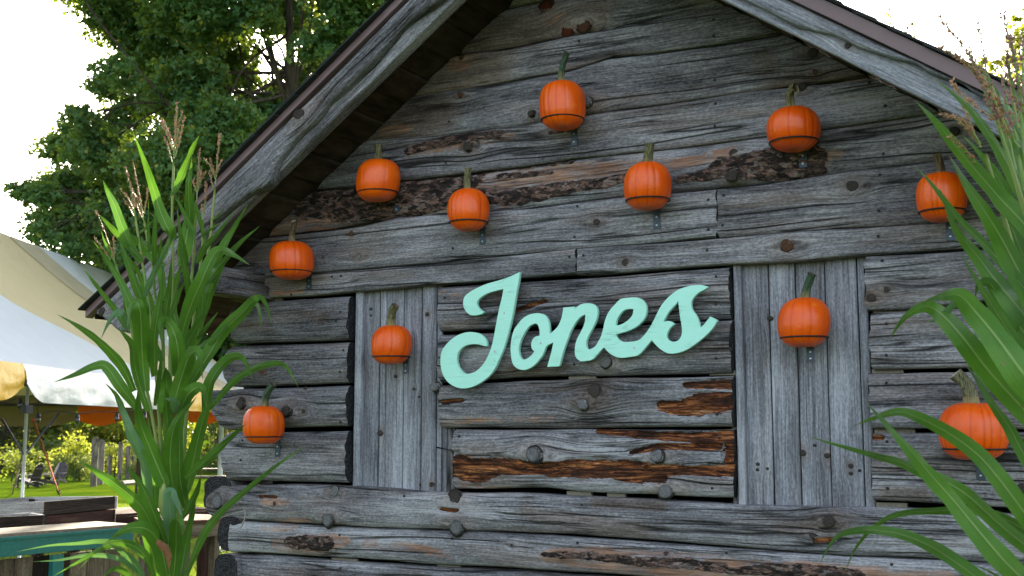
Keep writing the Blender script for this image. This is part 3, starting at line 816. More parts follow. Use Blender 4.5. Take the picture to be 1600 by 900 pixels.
# ---- side walls: logs running back from the corners, their sawn ends showing at the left
def side_log(x, z0, z1, y0, y1, seed, w=.17, label=None):
    n = 20
    a = np.arange(n) * 2 * math.pi / n
    ys = np.linspace(y0, y1, 16)
    V = []
    cz, hz = (z0 + z1) / 2, (z1 - z0) / 2 * .97
    for k, y in enumerate(ys):
        q = 1 + .06 * noise(np.cos(a), np.sin(a), y * 1.2 + seed, 61, 2)
        sup = (np.abs(np.cos(a)) ** 3 + np.abs(np.sin(a)) ** 3) ** (-1 / 3)
        V.append(np.stack([x + np.cos(a) * w / 2 * q * sup, np.full(n, y) + (.012 * noise(a * 2, seed, 0, 62, 2) if k in (0,) else 0), cz + np.sin(a) * hz * q * sup], -1))
    base = np.concatenate(V)
    G = np.stack([base[:, 1], base[:, 2] + base[:, 0], base[:, 0]], -1) + seed * 3.3
    Fq = [tuple(int(i) for i in f) for f in grid_faces(16, n, True)]
    mi = [0] * len(Fq)
    c0 = len(base); verts = np.concatenate([base, V[0], V[0].mean(0)[None] - [0, .004, 0], V[-1], V[-1].mean(0)[None]])
    for k in range(n):
        Fq.append((c0 + k, c0 + n, c0 + (k + 1) % n)); mi.append(1)
        Fq.append((c0 + n + 1 + (k + 1) % n, c0 + 2 * n + 1, c0 + n + 1 + k)); mi.append(1)
    nc = 2 * n + 2
    o = mesh("side_log", verts - CAB0, Fq, [M['log'], M['end']], cabin, mi=mi,
             attrs={'grain': ('FLOAT_VECTOR', np.concatenate([G, np.stack([np.zeros(nc), verts[c0:, 0] - x, verts[c0:, 2] - cz], -1)])), 'mk': ('FLOAT_COLOR', np.zeros((len(verts), 4)))})
    return o
zs = [.03, .24, .47, .70, .93, 1.135, 1.345, 1.50, 1.72, 1.95, 2.14]
for i in range(len(zs) - 1):
    proud = {3: -.02, 4: .015, 5: .03, 6: .05}.get(i, .02)
    side_log(-4.50 + (.045 if i in (4, 3) else (-.07 if i == 5 else .05 if i > 6 else 0)), zs[i], zs[i + 1], proud + (.17 if i > 5 else .0), 4.1, 80 + i, w=.18 if i != 5 else .22)
    side_log(-.12, zs[i], zs[i + 1], .19, 4.1, 100 + i)
side_log(-2.3, .05, .3, 4.05, 4.1, 120)

# ---- the beam that carries the eave at the left, two layers
a0 = W(410, 434, 0.0)
def ybeam(name, x, z, w, h, y0, y1, seed, mat='log'):
    o = slab(name, 'none', (x, 0, z), EY, EZ, EX, y0, y1, zf(-h / 2), zf(h / 2), depth=w, bulge=.006, p=5, seed=seed, knots=False, ncrack=1, ds=.02, db=.008, rough_amp=.6)
    return o
ybeam("eave_beam", a0[0] + .02, a0[2] - .01, .14, .065, -.47, 3.9, 130)
ybeam("eave_beam", a0[0] + .05, a0[2] - .085, .13, .075, -.47, 3.9, 131)

# ------------------------------------------------------------------ roof
def roof_piece(name, side, y0, y1, s0, s1, c0, c1, mat, grain=None, bevel=0, parent=None):
    """box between two offsets of the roof line (z intercepts c0 < c1), x from s0 to s1, y from y0 to y1"""
    def z(x, c): return c + TS * (x if side < 0 else 2 * XA - x)
    v = [(x, y, z(x, c)) for x in (s0, s1) for y in (y0, y1) for c in (c0, c1)]
    f = [(0, 1, 3, 2), (4, 6, 7, 5), (0, 4, 5, 1), (2, 3, 7, 6), (0, 2, 6, 4), (1, 5, 7, 3)]
    o = mesh(name, np.array(v) - CAB0, f, mat, parent or cabin, smooth=False)
    bmx = bmesh.new(); bmx.from_mesh(o.data)
    bmesh.ops.recalc_face_normals(bmx, faces=bmx.faces)
    if bevel: bmesh.ops.bevel(bmx, geom=bmx.edges[:], offset=bevel, segments=1, affect='EDGES')
    bmx.to_mesh(o.data); bmx.free()
    if grain is not None: add_grain(o, grain)
    return o
rr = random.Random(3)
for side in (-1, 1):
    x = -4.97
    k = 0
    while x < XA - .02:
        wd = .137
        x1 = min(x + wd, XA)
        a, b = (x, x1 - .009) if side < 0 else (2 * XA - x1 + .009, 2 * XA - x)
        j = rr.uniform(0, .003) + (.013 if k % 2 else 0)
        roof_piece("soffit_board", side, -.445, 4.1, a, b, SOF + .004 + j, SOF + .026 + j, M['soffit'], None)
        x = x1; k += 1

M['drip'] = simple("brown_drip_edge", (0.160, 0.100, 0.102), 0.42, 0.0, 0.5, var=0.06, scale=8, dirt=((0.10, 0.07, 0.065), .35))
def shingle_mat():
    t = NT("asphalt_shingle")
    c = t.coord()
    n = t.noise(c, 420, 2, 0.6); m = t.noise(c, 14, 4, 0.6)
    col = t.mix(t.rng(n, 0.35, 0.7), (0.010, 0.011, 0.013), (0.07, 0.075, 0.08))
    col = t.mix(t.rng(m, 0.55, 0.75, 0, .5), col, (0.03, 0.045, 0.03))
    t.set(color=col, rough=0.95, spec=0.15, normal=t.bump(n, 0.003))
    return t.mat
M['shingle'] = shingle_mat()
# verge on the left: drip edge, one big wavy slab log
def rake_frame(side):
    A = np.array([1, 0, TS]) if side < 0 else np.array([1, 0, -TS])
    A = A / np.linalg.norm(A); return A, np.cross(np.array([0, -1.0, 0]), A) * -1 if False else None
CO = 1 / math.sqrt(1 + TS * TS)
Al = np.array([CO, 0, TS * CO]); Bl = np.array([-TS * CO, 0, CO])
Ar = np.array([CO, 0, -TS * CO]); Br = np.array([TS * CO, 0, CO])
YV = -.55
def lpt(px, py):                       # photograph point -> left rake frame (s, b), origin (0, YV, 5.645)
    P = W(px, py, YV) - np.array([0, YV, 5.645]); return P @ Al, P @ Bl
def rpt(px, py):
    P = W(px, py, YV) - np.array([2 * XA, YV, 0]) - np.array([0, 0, 5.652]); return P @ Ar, P @ Br
LB = [(137,478),(165,500),(180,517),(215,525),(235,495),(262,455),(290,412),(312,372),(328,348),(345,334),(360,322),(380,305),(395,297),(408,292),(418,284),(424,268),(430,252),(440,238),(451,224),(469,204),(486,190),(497,177),(510,158),(525,146),(540,132),(560,113),(575,99),(590,82),(610,60),(620,47),(635,33),(647,25),(662,15),(677,6),(700,-14),(760,-74),(860,-168)]
LBq = np.array([lpt(*p) for p in LB]); o_ = np.argsort(LBq[:, 0]); LBq = LBq[o_]
sr = XA / CO - (-0) * 0
s_eave_l = lpt(150, 482)[0]; s_ridge_l = (XA) * CO + (-0)  # along-slope coordinate of the ridge
s_ridge_l = (np.array([XA, 0, 5.645 + TS * XA]) - np.array([0, 0, 5.645])) @ Al
KN_l = [(467,178,11,'dark',-.002),(160,487,7,'dark',.006),(280,395,6,'dark',.004)]
slab("verge_log", 'none', (0, YV, 5.645), Al, Bl, -EY, s_eave_l, s_ridge_l, lambda s: np.interp(s, LBq[:, 0], LBq[:, 1]), lambda s: np.full(np.shape(s), -.002), depth=.085, bulge=.022,
     p=3, seed=140, wob=.003, ncrack=9, knots=False, extra_knots=KN_l, yplane=YV, rough_amp=1.15, lowf=.003)
roof_piece("verge_slab", -1, YV + .055, YV + .13, -4.62, XA, 5.458, 5.640, M['plank'], (CO, 0, TS * CO), bevel=.006)
for k_, kc in enumerate([0]): pass
roof_piece("drip_edge", -1, YV - .012, YV + .04, -5.01, XA, 5.647, 5.688, M['drip'])
roof_piece("roof_deck", -1, YV + .035, 4.12, -4.99, XA, SOF + .04, 5.690, M['dark'])
roof_piece("roof_deck", 1, YV + .06, 4.12, XA, .40, SOF + .04, 5.690, M['dark'])
# right: drip edge, waney slab over a planed board
roof_piece("drip_edge", 1, YV - .022, YV + .03, XA, .43, 5.654, 5.716, M['drip'])
RLb = [(1040,-62),(1200,16),(1245,40),(1300,52),(1345,74),(1400,92),(1430,98),(1450,112),(1475,122),(1500,126),(1530,150),(1560,168),(1700,250)]
RLq = np.array([rpt(*p) for p in RLb]); RLq = RLq[np.argsort(RLq[:, 0])]
s_r0 = (np.array([XA, 0, 5.652 + TS * XA]) - np.array([2 * XA, 0, 5.652])) @ Ar
s_r1 = (np.array([.42, 0, 5.652 + TS * (2 * XA - .42)]) - np.array([2 * XA, 0, 5.652])) @ Ar
slab("verge_slab", 'none', (2 * XA, YV, 5.652), Ar, Br, -EY, s_r0, s_r1, lambda s: np.interp(s, RLq[:, 0], RLq[:, 1]), lambda s: np.full(np.shape(s), -.002), depth=.03, bulge=.014, p=2.4,
     seed=141, knots=False, wob=.002, ncrack=2, mats=('board', 'end'), yplane=YV, rough_amp=1.2)
slab("verge_board", 'none', (2 * XA, YV + .028, 5.652), Ar, Br, -EY, s_r0, s_r1 - .05, zf(-(5.652 - 5.522) * CO), zf(-.008), depth=.035, bulge=.006, p=8,
     seed=142, knots=False, wob=.001, ncrack=0, mats=('board', 'end'), yplane=YV, extra_knots=[(1322,68,6,'dark',-.002)], rough_amp=.4)
# shingles: each course one piece, overlapping down the slope
for side in (-1, 1):
    n = 22
    run = (XA + 5.03) / n
    for k in range(n):
        x0 = -5.03 + k * run; x1 = x0 + run * 1.7
        ytip = YV - .035 - rr.uniform(0, .012)
        lift = .010
        def zz(x, c): return c + TS * x
        cc = (5.690 if side < 0 else 5.718)
        x1 = min(x1, XA)
        th = .008
        pts = []
        for yy in (ytip, 4.15):
            for (x, c) in ((x0, cc + lift), (x1, cc), (x1, cc + th), (x0, cc + lift + th)):
                X = x if side < 0 else 2 * XA - x
                pts.append((X, yy, zz(x, c)))
        f = [(0, 1, 2, 3), (7, 6, 5, 4), (0, 4, 5, 1), (1, 5, 6, 2), (2, 6, 7, 3), (3, 7, 4, 0)]
        if side > 0: f = [q[::-1] for q in f]
        mesh("shingle_course", np.array(pts) - CAB0, f, M['shingle'], cabin, smooth=False)

# ---- a few hooks and a long bent nail
def screw_at(px, py, y, parent, r=.006, mat='zinc'):
    o = new_obj("screw", nail_mesh(mat, r, .004), parent); return o
v = W(682, 699, -.03); v2 = W(706, 704, .03)
tube("long_nail", [v - CAB0, v * .5 + v2 * .5 - CAB0 + [0, 0, .001], v2 - CAB0], [.004, .0035, .0035], M['nail'], cabin)
v = W(1374, 125, -.05); v2 = W(1379, 119, -.0)
tube("hook_nail", [v - CAB0, v2 - CAB0], .004, M['zinc'], cabin)
hk = [(466,826),(463,828),(465,831),(468,829),(466,832),(464,835),(467,837)]
tube("wire_hook", [W(a, b, -.065) - CAB0 for a, b in hk], .0022, M['zinc'], cabin)
tw = [(381,795),(384,800),(382,812),(378,822),(374,826)]
tube("twine", [W(a, b, -.075) - CAB0 for a, b in tw], .004, simple("twine", (.3, .27, .22), .95), cabin)
tube("twine", [W(a, b, -.08) - CAB0 for a, b in [(346,808),(365,803),(382,797),(390,794)]], .002, bpy.data.materials["twine"], cabin)

# =================================================================== pumpkins on wall brackets
def pumpkin_mat():
    t = NT("pumpkin_skin")
    c = t.coord()
    r = t.rand()
    rib = t.attr("rib").outputs["Fac"]
    n = t.noise(c, 14, 4, 0.55)
    f = t.noise(c, 160, 3, 0.6)
    col = t.mix(t.rng(n, 0.3, 0.7), (0.81, 0.096, 0.002), (0.92, 0.148, 0.003))
    col = t.mix(t.math('MULTIPLY', r, .45), col, (0.72, 0.062, 0.002))
    col = t.mix(t.math('MULTIPLY', t.rng(rib, 0.15, 1.1), 0.65), col, (0.52, 0.050, 0.003))
    col = t.mix(t.rng(t.noise(t.vadd(c, t.comb(r, r, r)), 30, 2), 0.66, 0.74, 0, .45), col, (0.80, 0.25, 0.03))
    x, y, z = t.sep(c)
    sp = t.rng(t.vor(c, 75, 'F1'), 0.0, 0.10, 1.0, 0.0)
    gate = t.rng(t.noise(c, 22, 2), 0.58, 0.66)
    col = t.mix(t.math('MULTIPLY', t.math('MULTIPLY', sp, gate), .7), col, (0.75, 0.50, 0.30))
    t.set(color=col, rough=t.rng(f, 0.3, 0.7, 0.26, 0.40), spec=0.45, normal=t.bump(t.math('ADD', t.math('MULTIPLY', n, 3.0), f), 0.0007))
    return t.mat
def stem_mat(name, a, b, tip):
    t = NT(name)
    g = t.attr("along").outputs["Fac"]; c = t.coord()
    n = t.noise(t.map(c, (220, 220, 18)), 1.0, 4, 0.65); m = t.noise(c, 50, 3)
    col = t.mix(t.rng(n, 0.36, 0.62), a, b)
    col = t.mix(t.rng(t.math('ADD', g, t.math('MULTIPLY', t.math('SUBTRACT', m, .5), .5)), 0.0, 0.35, 0.75, 0.0), col, (0.42, 0.34, 0.15))
    col = t.mix(t.rng(g, 0.97, 1.0), col, tip)
    t.set(color=col, rough=0.7, spec=0.3, normal=t.bump(n, 0.004))
    return t.mat
M['pumpkin'] = pumpkin_mat()
M['stem_green'] = stem_mat("green_stem", (0.015, 0.050, 0.035), (0.075, 0.125, 0.065), (0.10, 0.09, 0.06))
M['stem_olive'] = stem_mat("olive_stem", (0.045, 0.050, 0.018), (0.22, 0.21, 0.11), (0.13, 0.10, 0.06))
M['stem_brown'] = stem_mat("dry_stem", (0.05, 0.035, 0.018), (0.19, 0.135, 0.075), (0.40, 0.33, 0.22))
M['stem_cut'] = stem_mat("cut_stem", (0.03, 0.045, 0.018), (0.24, 0.22, 0.13), (0.62, 0.55, 0.42))
M['iron'] = simple("black_iron", (0.018, 0.019, 0.022), 0.45, 0.3, var=0.3, scale=80)
M['plate'] = simple("steel_plate", (0.040, 0.062, 0.088), 0.4, 0.25, var=0.25, scale=60)
M['scar'] = simple("blossom_scar", (0.45, 0.30, 0.10), 0.8, var=0.4, scale=300)
M['husk'] = simple("dry_husk", (0.28, 0.25, 0.14), 0.8, var=0.4, scale=90)

def ring_segs(cen, R, r, n=40, m=8):
    a = np.arange(n) * 2 * math.pi / n; b = np.arange(m) * 2 * math.pi / m
    A_, B_ = np.meshgrid(a, b, indexing='ij')
    V = np.stack([(R + r * np.cos(B_)) * np.cos(A_), (R + r * np.cos(B_)) * np.sin(A_), r * np.sin(B_)], -1).reshape(-1, 3) + np.asarray(cen)
    i = np.arange(n)[:, None]; j = np.arange(m)[None, :]
    F = np.stack([i * m + j, ((i + 1) % n) * m + j, ((i + 1) % n) * m + (j + 1) % m, i * m + (j + 1) % m], -1).reshape(-1, 4)
    return V, [tuple(int(q) for q in f) for f in F]

def make_pumpkin(cx, cy, w, h, stem, sw, smat, label, plate, seed, ribs=15, wall=.0, square=2.5, lean=0.0):
    """cx, cy, w, h: the body's outline in the photograph; stem: its line in the photograph; plate: top and foot of the wall plate"""
    rr = random.Random(seed)
    square = rr.uniform(2.25, 2.75); lean = rr.uniform(-.07, .07)
    z = (W(cx, cy, -.13) - CP) @ CF
    R = w / 2 * z / FPX
    yoff = -(R + .012) + wall
    C0 = W(cx, cy, yoff)
    z = (C0 - CP) @ CF; R = w / 2 * z / FPX
    H = h * z / FPX / 2 * 1.01
    th = thing("pumpkin", label, "pumpkin", tuple(C0), "orange pumpkins held by brackets on the cabin wall", rz=rr.uniform(0, 6.28))
    nu, nv = 144, 56
    u = np.arange(nu) * 2 * math.pi / nu; v = np.linspace(-1, 1, nv)
    U, V_ = np.meshgrid(u, v, indexing='ij')
    ph = V_ * math.pi / 2
    cr_, sr_ = np.cos(ph), np.sin(ph)
    e = 2 / square
    rad = np.abs(cr_) ** (e * .95)
    zz = np.sign(sr_) * np.abs(sr_) ** e
    # uneven ribs
    rj = np.cumsum([rr.uniform(.5, 1.5) for _ in range(ribs)]); rj = rj / rj[-1] * 2 * math.pi
    d = np.min(np.abs(((U[..., None] - rj + math.pi) % (2 * math.pi)) - math.pi), -1)
    hw = math.pi / ribs
    wob_u = U + .03 * noise(V_ * 2, seed, 0, 71) 
    d = np.min(np.abs(((wob_u[..., None] - rj + math.pi) % (2 * math.pi)) - math.pi), -1)
    groove = np.exp(-(d / (hw * .22)) ** 2) 
    soft = np.clip(1 - d / hw, 0, 1) ** 2
    dep = np.array([rr.uniform(.25, 1.35) for _ in range(ribs)])[np.argmin(np.abs(((wob_u[..., None] - rj + math.pi) % (2 * math.pi)) - math.pi), -1)]
    f = 1 - (.010 * groove + .012 * soft) * dep * (.45 + .55 * cr_ ** .5)
    # secondary fine lines
    f -= .004 * np.exp(-((np.sin(U * ribs * 1.5 + 2)) / .25) ** 2) * cr_
    f += .010 * noise(np.cos(U) * 1.6, np.sin(U) * 1.6, V_ * 1.5 + seed, 72, 2) + .0025 * noise(np.cos(U) * 14, np.sin(U) * 14, V_ * 12 + seed, 73, 2)
    X, Y = rad * np.cos(U) * R * f, rad * np.sin(U) * R * f
    Z = zz * H * f
    Z -= H * .16 * np.exp(-(rad / .20) ** 2) * (V_ > 0) - H * .10 * np.exp(-(rad / .22) ** 2) * (V_ < 0)
    X += lean * Z
    P = np.stack([X, Y, Z], -1).reshape(-1, 3)
    i = np.arange(nu)[:, None]; j = np.arange(nv - 1)[None, :]
    F = np.stack([i * nv + j, ((i + 1) % nu) * nv + j, ((i + 1) % nu) * nv + j + 1, i * nv + j + 1], -1).reshape(-1, 4)
    body = mesh("pumpkin_body", P, F, M['pumpkin'], th, attrs={'rib': ('FLOAT', (groove * dep * cr_).ravel())})
    # blossom scar underneath
    a = np.arange(10) * 2 * math.pi / 10
    zb = -H * .90 - .002
    rs = R * .09
    vs = [(math.cos(q) * rs * rr.uniform(.8, 1.2), math.sin(q) * rs * rr.uniform(.8, 1.2), zb - .001) for q in a] + [(0, 0, zb - .004)]
    mesh("blossom_scar", vs, [(k, 10, (k + 1) % 10) for k in range(10)], M['scar'], th)
    # stem
    base = np.array([0, 0, H * .83])
    rz = Matrix.Rotation(-th.rotation_euler[2], 3, 'Z')
    pts = []
    for k, (px, py) in enumerate(stem):
        P3 = W(px, py, yoff - .01 * k) - C0
        pts.append(np.array(rz @ Vector(P3)))
    pts[0][2] = min(pts[0][2], H * .80); pts[0][0] *= .3; pts[0][1] *= .3
    line = smooth_line(pts, 7)
    m = len(line); tt = np.linspace(0, 1, m)
    sr = sw / 2 * z / FPX
    radp = sr * (1.0 + .65 * np.exp(-tt / .10) - .10 * tt + .14 * np.exp(-((1 - tt) / .08) ** 2))
    n = 20
    a = np.arange(n) * 2 * math.pi / n
    star = 1 + .17 * np.cos(a * 5) + .05 * np.cos(a * 10 + 1)
    t3 = np.gradient(line, axis=0); t3 /= np.linalg.norm(t3, axis=1)[:, None]
    _, uu, _ = frame_from(t3[0]); V, al = [], []
    for k in range(m):
        uu = uu - t3[k] * (uu @ t3[k]); uu /= np.linalg.norm(uu); ww = np.cross(t3[k], uu)
        tw = a + tt[k] * 1.1
        V.append(line[k] + (radp[k] * star)[:, None] * (np.cos(tw)[:, None] * uu + np.sin(tw)[:, None] * ww)); al += [tt[k] * .95] * n
    V.append(line[-1] + (V[-1] - line[-1]) * .98 + t3[-1] * .0006); al += [1.0] * n
    V.append((line[-1] + t3[-1] * .001)[None]); al += [1.0]
    nn = m * n
    F = [tuple(int(q) for q in f) for f in grid_faces(m + 1, n, True)] + [(nn + k, nn + (k + 1) % n, nn + n) for k in range(n)]
    mesh("stem", np.concatenate(V), F, M[smat], th, attrs={'along': ('FLOAT', al)})
    if 'shrivelled' in label:
        for k in range(5):
            q = rr.uniform(0, 6.28); p0 = line[int(m * rr.uniform(.35, .95))]
            L = rr.uniform(.02, .05)
            pp = [p0, p0 + np.array([math.cos(q) * .014, math.sin(q) * .014, .004]), p0 + np.array([math.cos(q) * .020, math.sin(q) * .020, -L * .5]), p0 + np.array([math.cos(q) * .018, math.sin(q) * .018, -L])]
            tube("dry_tendril", smooth_line(pp, 4), [.0035] * 6 + [.0025] * 4 + [.0016] * 3, M['husk'], th, n=5)
    # ---- the bracket
    (px, pt, pb) = plate
    T, Bm = W(px, pt, -.004), W(px, pb, -.004)
    br = thing("wall_bracket", BRK[seed], "bracket", (T[0], -.004, Bm[2]), "black ring brackets screwed to the cabin wall")
    hz = C0[2] - H * .60                                    # the ring's height on the body
    k = 1 - abs(-.60) ** 2.5
    Rr = R * k ** (1 / 2.5) + .004
    off = np.array([C0[0] - T[0], C0[1] + .004, hz - Bm[2]])
    v_, f_ = ring_segs(off, Rr, .0034)
    mesh("ring", v_, f_, M['iron'], br)
    Ht = T[2] - Bm[2]
    top = max(Ht, off[2])
    box("plate", (0, 0, top / 2), (.034, .004, top), M['plate'], br, bevel=.0012)
    # arm from the plate's top out to the ring
    ang = math.atan2(-off[1], -off[0]); att = off + np.array([math.cos(math.atan2(-off[1], -off[0])) * Rr, math.sin(math.atan2(-off[1], -off[0])) * Rr, 0])
    tube("arm", [(0, -.002, top - .006), (att[0] * .5, att[1] * .5 - .001, (top + off[2]) / 2), (att[0], att[1], off[2])], .005, M['iron'], br)
    for q in (.20, .62):
        s = new_obj("screw", nail_mesh('zinc', .0048, .0022), br); s.location = (0, -.0025, Ht * q)
    return th

BRK = {i: s for i, s in enumerate([
 "black ring bracket carrying the long stemmed pumpkin nearest the roof peak", "black ring bracket under the pumpkin with the shrivelled leafy stem, on dark bark",
 "black ring bracket on dark bark under the left gable, brassy plate", "black ring bracket above and left of the mint sign, under the narrow straight stemmed pumpkin",
 "black ring bracket above the letters n and e, blue steel plate", "black ring bracket half behind the corn blades near the right verge board",
 "black ring bracket beside the eave beam, under the lowest pumpkin of the left gable", "black ring bracket screwed to the boards of the narrow left opening",
 "black ring bracket screwed to the boards of the wide right opening", "black ring bracket on the log ends beside the corn stalks at the left corner",
 "black ring bracket at lower right under the largest pumpkin"])}
make_pumpkin(879,165,73,76, [(877,132),(877,118),(879,102),(883,90),(886,82)], 9, 'stem_green', "orange pumpkin with long curved dark green stem, highest on the gable", (897,198,228), 0)
make_pumpkin(1240,202,83,69, [(1238,172),(1235,160),(1233,148),(1238,138),(1243,136)], 12, 'stem_olive', "squat orange pumpkin with shrivelled leafy stem under the right roof slope", (1254,232,262), 1, ribs=17)
make_pumpkin(591,282,69,65, [(590,254),(591,240),(591,225)], 11, 'stem_olive', "orange pumpkin with short ridged olive stem on dark bark, under the left soffit", (620,312,331), 2)
make_pumpkin(732,328,66,67, [(730,300),(730,282),(731,262)], 10, 'stem_olive', "orange pumpkin with straight narrow stem, above the mint letter J", (754,358,382), 3)
make_pumpkin(1012,291,75,75, [(1012,260),(1013,242),(1015,224)], 14, 'stem_olive', "orange pumpkin with thick pale ridged stem above the letters n and e", (1026,328,358), 4)
make_pumpkin(1471,308,76,77, [(1470,274),(1468,258),(1464,240)], 12, 'stem_brown', "orange pumpkin half hidden behind corn blades below the right verge", (1484,344,376), 5)
make_pumpkin(456,407,70,60, [(456,382),(456,366),(460,350),(459,346)], 8, 'stem_brown', "orange pumpkin with thin brown knobbly stem beside the eave beam", (483,430,452), 6, ribs=17)
make_pumpkin(612,539,64,62, [(611,512),(611,498),(613,486),(618,478)], 12, 'stem_olive', "orange pumpkin with hooked stem in front of the narrow left boarded opening", (634,562,584), 7, wall=.055)
make_pumpkin(1256,504,81,79, [(1258,469),(1261,452),(1265,438),(1268,428)], 12, 'stem_green', "orange pumpkin with bent green stem in front of the wide right boarded opening", (1266,541,565), 8, wall=.055)
make_pumpkin(412,664,65,60, [(412,638),(415,622),(421,609),(427,600)], 10, 'stem_green', "orange pumpkin with leaning green stem on log ends beside the corn stalks", (434,688,714), 9, ribs=13)
make_pumpkin(1521,674,104,90, [(1518,635),(1515,615),(1506,597),(1493,584)], 20, 'stem_cut', "largest orange pumpkin with thick curved stem cut pale, lower right", (1531,716,750), 10, ribs=18, wall=-.02)

# =================================================================== the name sign
M['mint'] = None
def mint():
    t = NT("mint_paint")
    c = t.coord()
    s = t.noise(t.map(c, (6, 40, 70)), 1.0, 5, 0.65); n = t.noise(c, 5, 3)
    col = t.mix(t.rng(s, 0.3, 0.7), (0.43, 0.87, 0.71), (0.50, 0.91, 0.79))
    col = t.mix(t.rng(n, 0.4, 0.7, 0, .4), col, (0.38, 0.79, 0.62))
    ck = t.noise(t.map(c, (4, 30, 38), loc=(2, 0, 5)), 1.0, 3, .4)
    ln = t.math('MULTIPLY', t.rng(t.math('ABSOLUTE', t.math('SUBTRACT', ck, 0.5)), 0.0, 0.012, 1.0, 0.0), t.rng(t.noise(c, 9, 2), .5, .6))
    col = t.mix(t.math('MULTIPLY', ln, .35), col, (0.16, 0.48, 0.36))
    t.set(color=col, rough=0.55, spec=0.35, normal=t.bump(t.math('SUBTRACT', s, t.math('MULTIPLY', ln, .8)), 0.0016))
    return t.mat
M['mint'] = mint()
YS = -.060
J = [(592,25),(520,58),(440,85),(360,108),(290,138),(235,170),(205,200),(197,238),(203,275),(222,305),(250,324),(290,325),(325,316),(340,303),(318,290),(298,268),(289,245),(300,218),(330,192),(375,168),(425,153),(480,140),
     (470,200),(455,260),(440,330),(425,410),(410,490),(395,550),(375,605),(345,660),(302,710),(255,735),(210,738),(180,715),(158,680),(149,640),(155,600),(175,565),(210,540),(260,528),(310,532),(345,542),(362,542),(358,510),(338,478),(305,456),(250,446),(190,455),(130,485),(80,530),(47,580),(37,640),(42,700),(60,755),(98,803),(150,832),(200,840),(260,828),(320,798),(378,752),(420,695),(450,630),(475,570),(498,500),(517,430),(540,330),(555,250),(572,150),(586,80)]
J = [(680 + x / 4.5, 420 + y / 4.5) for x, y in J]
k2 = lambda P: [(780 + x / 6.428, 450 + y / 6.428) for x, y in P]
k3 = lambda P: [(930 + x / 6.43, 430 + y / 6.43) for x, y in P]
ONES = k2([(370,255),(430,262),(470,290),(493,340),(501,400),(501,466),(540,438),(590,385),(620,320),(635,260),(645,198),(755,190),(756,222),(785,188),(825,165),(880,155),(938,162),(972,190),(985,235),(980,290),(960,350),(925,420),(893,480),(873,530),(870,570),(878,605),(897,622),(930,610),(970,580),(1000,530),(1025,480),(1045,410),(1060,340),(1085,270),(1115,220),(1150,180)]) \
     + k3([(250,245),(320,230),(400,225),(450,235),(487,265),(510,310),(514,360),(500,415),(470,462),(420,510),(350,548),(280,573),(205,592),(215,625),(237,650),(275,670),(330,672),(400,665),(450,645),(495,600),(540,540),(575,480),(610,410),(650,330),(700,260),(760,200),(830,150),(900,122),(970,105),(1050,100),(1100,108),(1135,118),(1090,145),(1040,172),(1000,208),(970,250),(962,300),(975,350),(1010,400),(1035,455),(1055,532),(1090,500),(1122,460),(1155,418),(1190,435),(1224,452),(1186,520),(1126,588),(1060,646),(990,700),(920,745),(850,773),(780,785),(720,779),(660,745),(610,700),(567,650),(530,692),(480,752),(425,803),(340,820),(250,828),(180,805),(130,770),(88,722),(50,757),(4,812)]) \
     + k2([(930,718),(880,730),(815,735),(775,700),(760,650),(762,590),(780,520),(815,450),(845,390),(862,330),(866,264),(835,275),(790,310),(750,368),(712,440),(682,520),(652,600),(626,690),(601,785),(483,790),(505,715),(525,640),(545,545),(508,560),(466,592),(438,660),(398,720),(348,775),(295,808),(240,822),(180,805),(140,765),(122,700),(115,600),(125,510),(150,420),(190,360),(240,305),(300,270)])
HO = k2([(360,352),(310,375),(270,420),(235,480),(208,540),(193,610),(200,670),(220,710),(250,724),(290,705),(330,670),(353,637),(330,610),(322,570),(335,520),(365,490),(406,480),(407,440),(400,400),(385,365)])
HE = k3([(385,338),(330,338),(280,355),(240,400),(213,450),(200,507),(250,500),(300,475),(350,435),(378,390)])
HS = k3([(835,256),(790,310),(735,370),(700,430),(677,476),(720,463),(760,468),(795,490),(760,518),(730,560),(715,610),(725,645),(755,665),(800,670),(840,650),(865,610),(873,560),(868,500),(855,430),(845,350)])
sgn_o = W(900, 540, YS)
sign = thing("name_sign", "mint green cut-out wooden script name sign on the cabin logs", "sign", tuple(sgn_o))
def cutout(name, loops, parent):
    cu = bpy.data.curves.new(name, 'CURVE'); cu.dimensions = '2D'; cu.fill_mode = 'BOTH'
    cu.extrude = .0095; cu.bevel_depth = .0012; cu.bevel_resolution = 1
    for lp in loops:
        Q = np.array([(W(px, py, YS) - sgn_o)[[0, 2]] for px, py in lp])
        Q = smooth_line(Q, 5, True, 38)
        sp = cu.splines.new('POLY'); sp.points.add(len(Q) - 1)
        for i, q in enumerate(Q): sp.points[i].co = (q[0], q[1], 0, 1)
        sp.use_cyclic_u = True
    tmp = bpy.data.objects.new("tmp_curve", cu); COL.objects.link(tmp)
    dg = bpy.context.evaluated_depsgraph_get()
    me = bpy.data.meshes.new_from_object(tmp.evaluated_get(dg))
    bpy.data.objects.remove(tmp)
    me.transform(Matrix.Rotation(math.pi / 2, 4, 'X')); me.materials.clear(); me.materials.append(M['mint'])
    me.transform(Matrix.Translation((0, .0107, 0)))
    me.name = name
    return new_obj(name, me, parent)
l1 = cutout("capital_letter", [J], sign); l1["label"] = "mint capital letter J"
l2 = cutout("joined_letters", [ONES, HO, HE, HS], sign); l2["label"] = "mint joined letters o n e s"
for (px, py) in [(788,489),(773,549),(845,536),(991,543)]:
    o = new_obj("screw", nail_mesh('zinc', .0055, .001), sign); o.location = tuple(W(px, py, YS) - sgn_o)

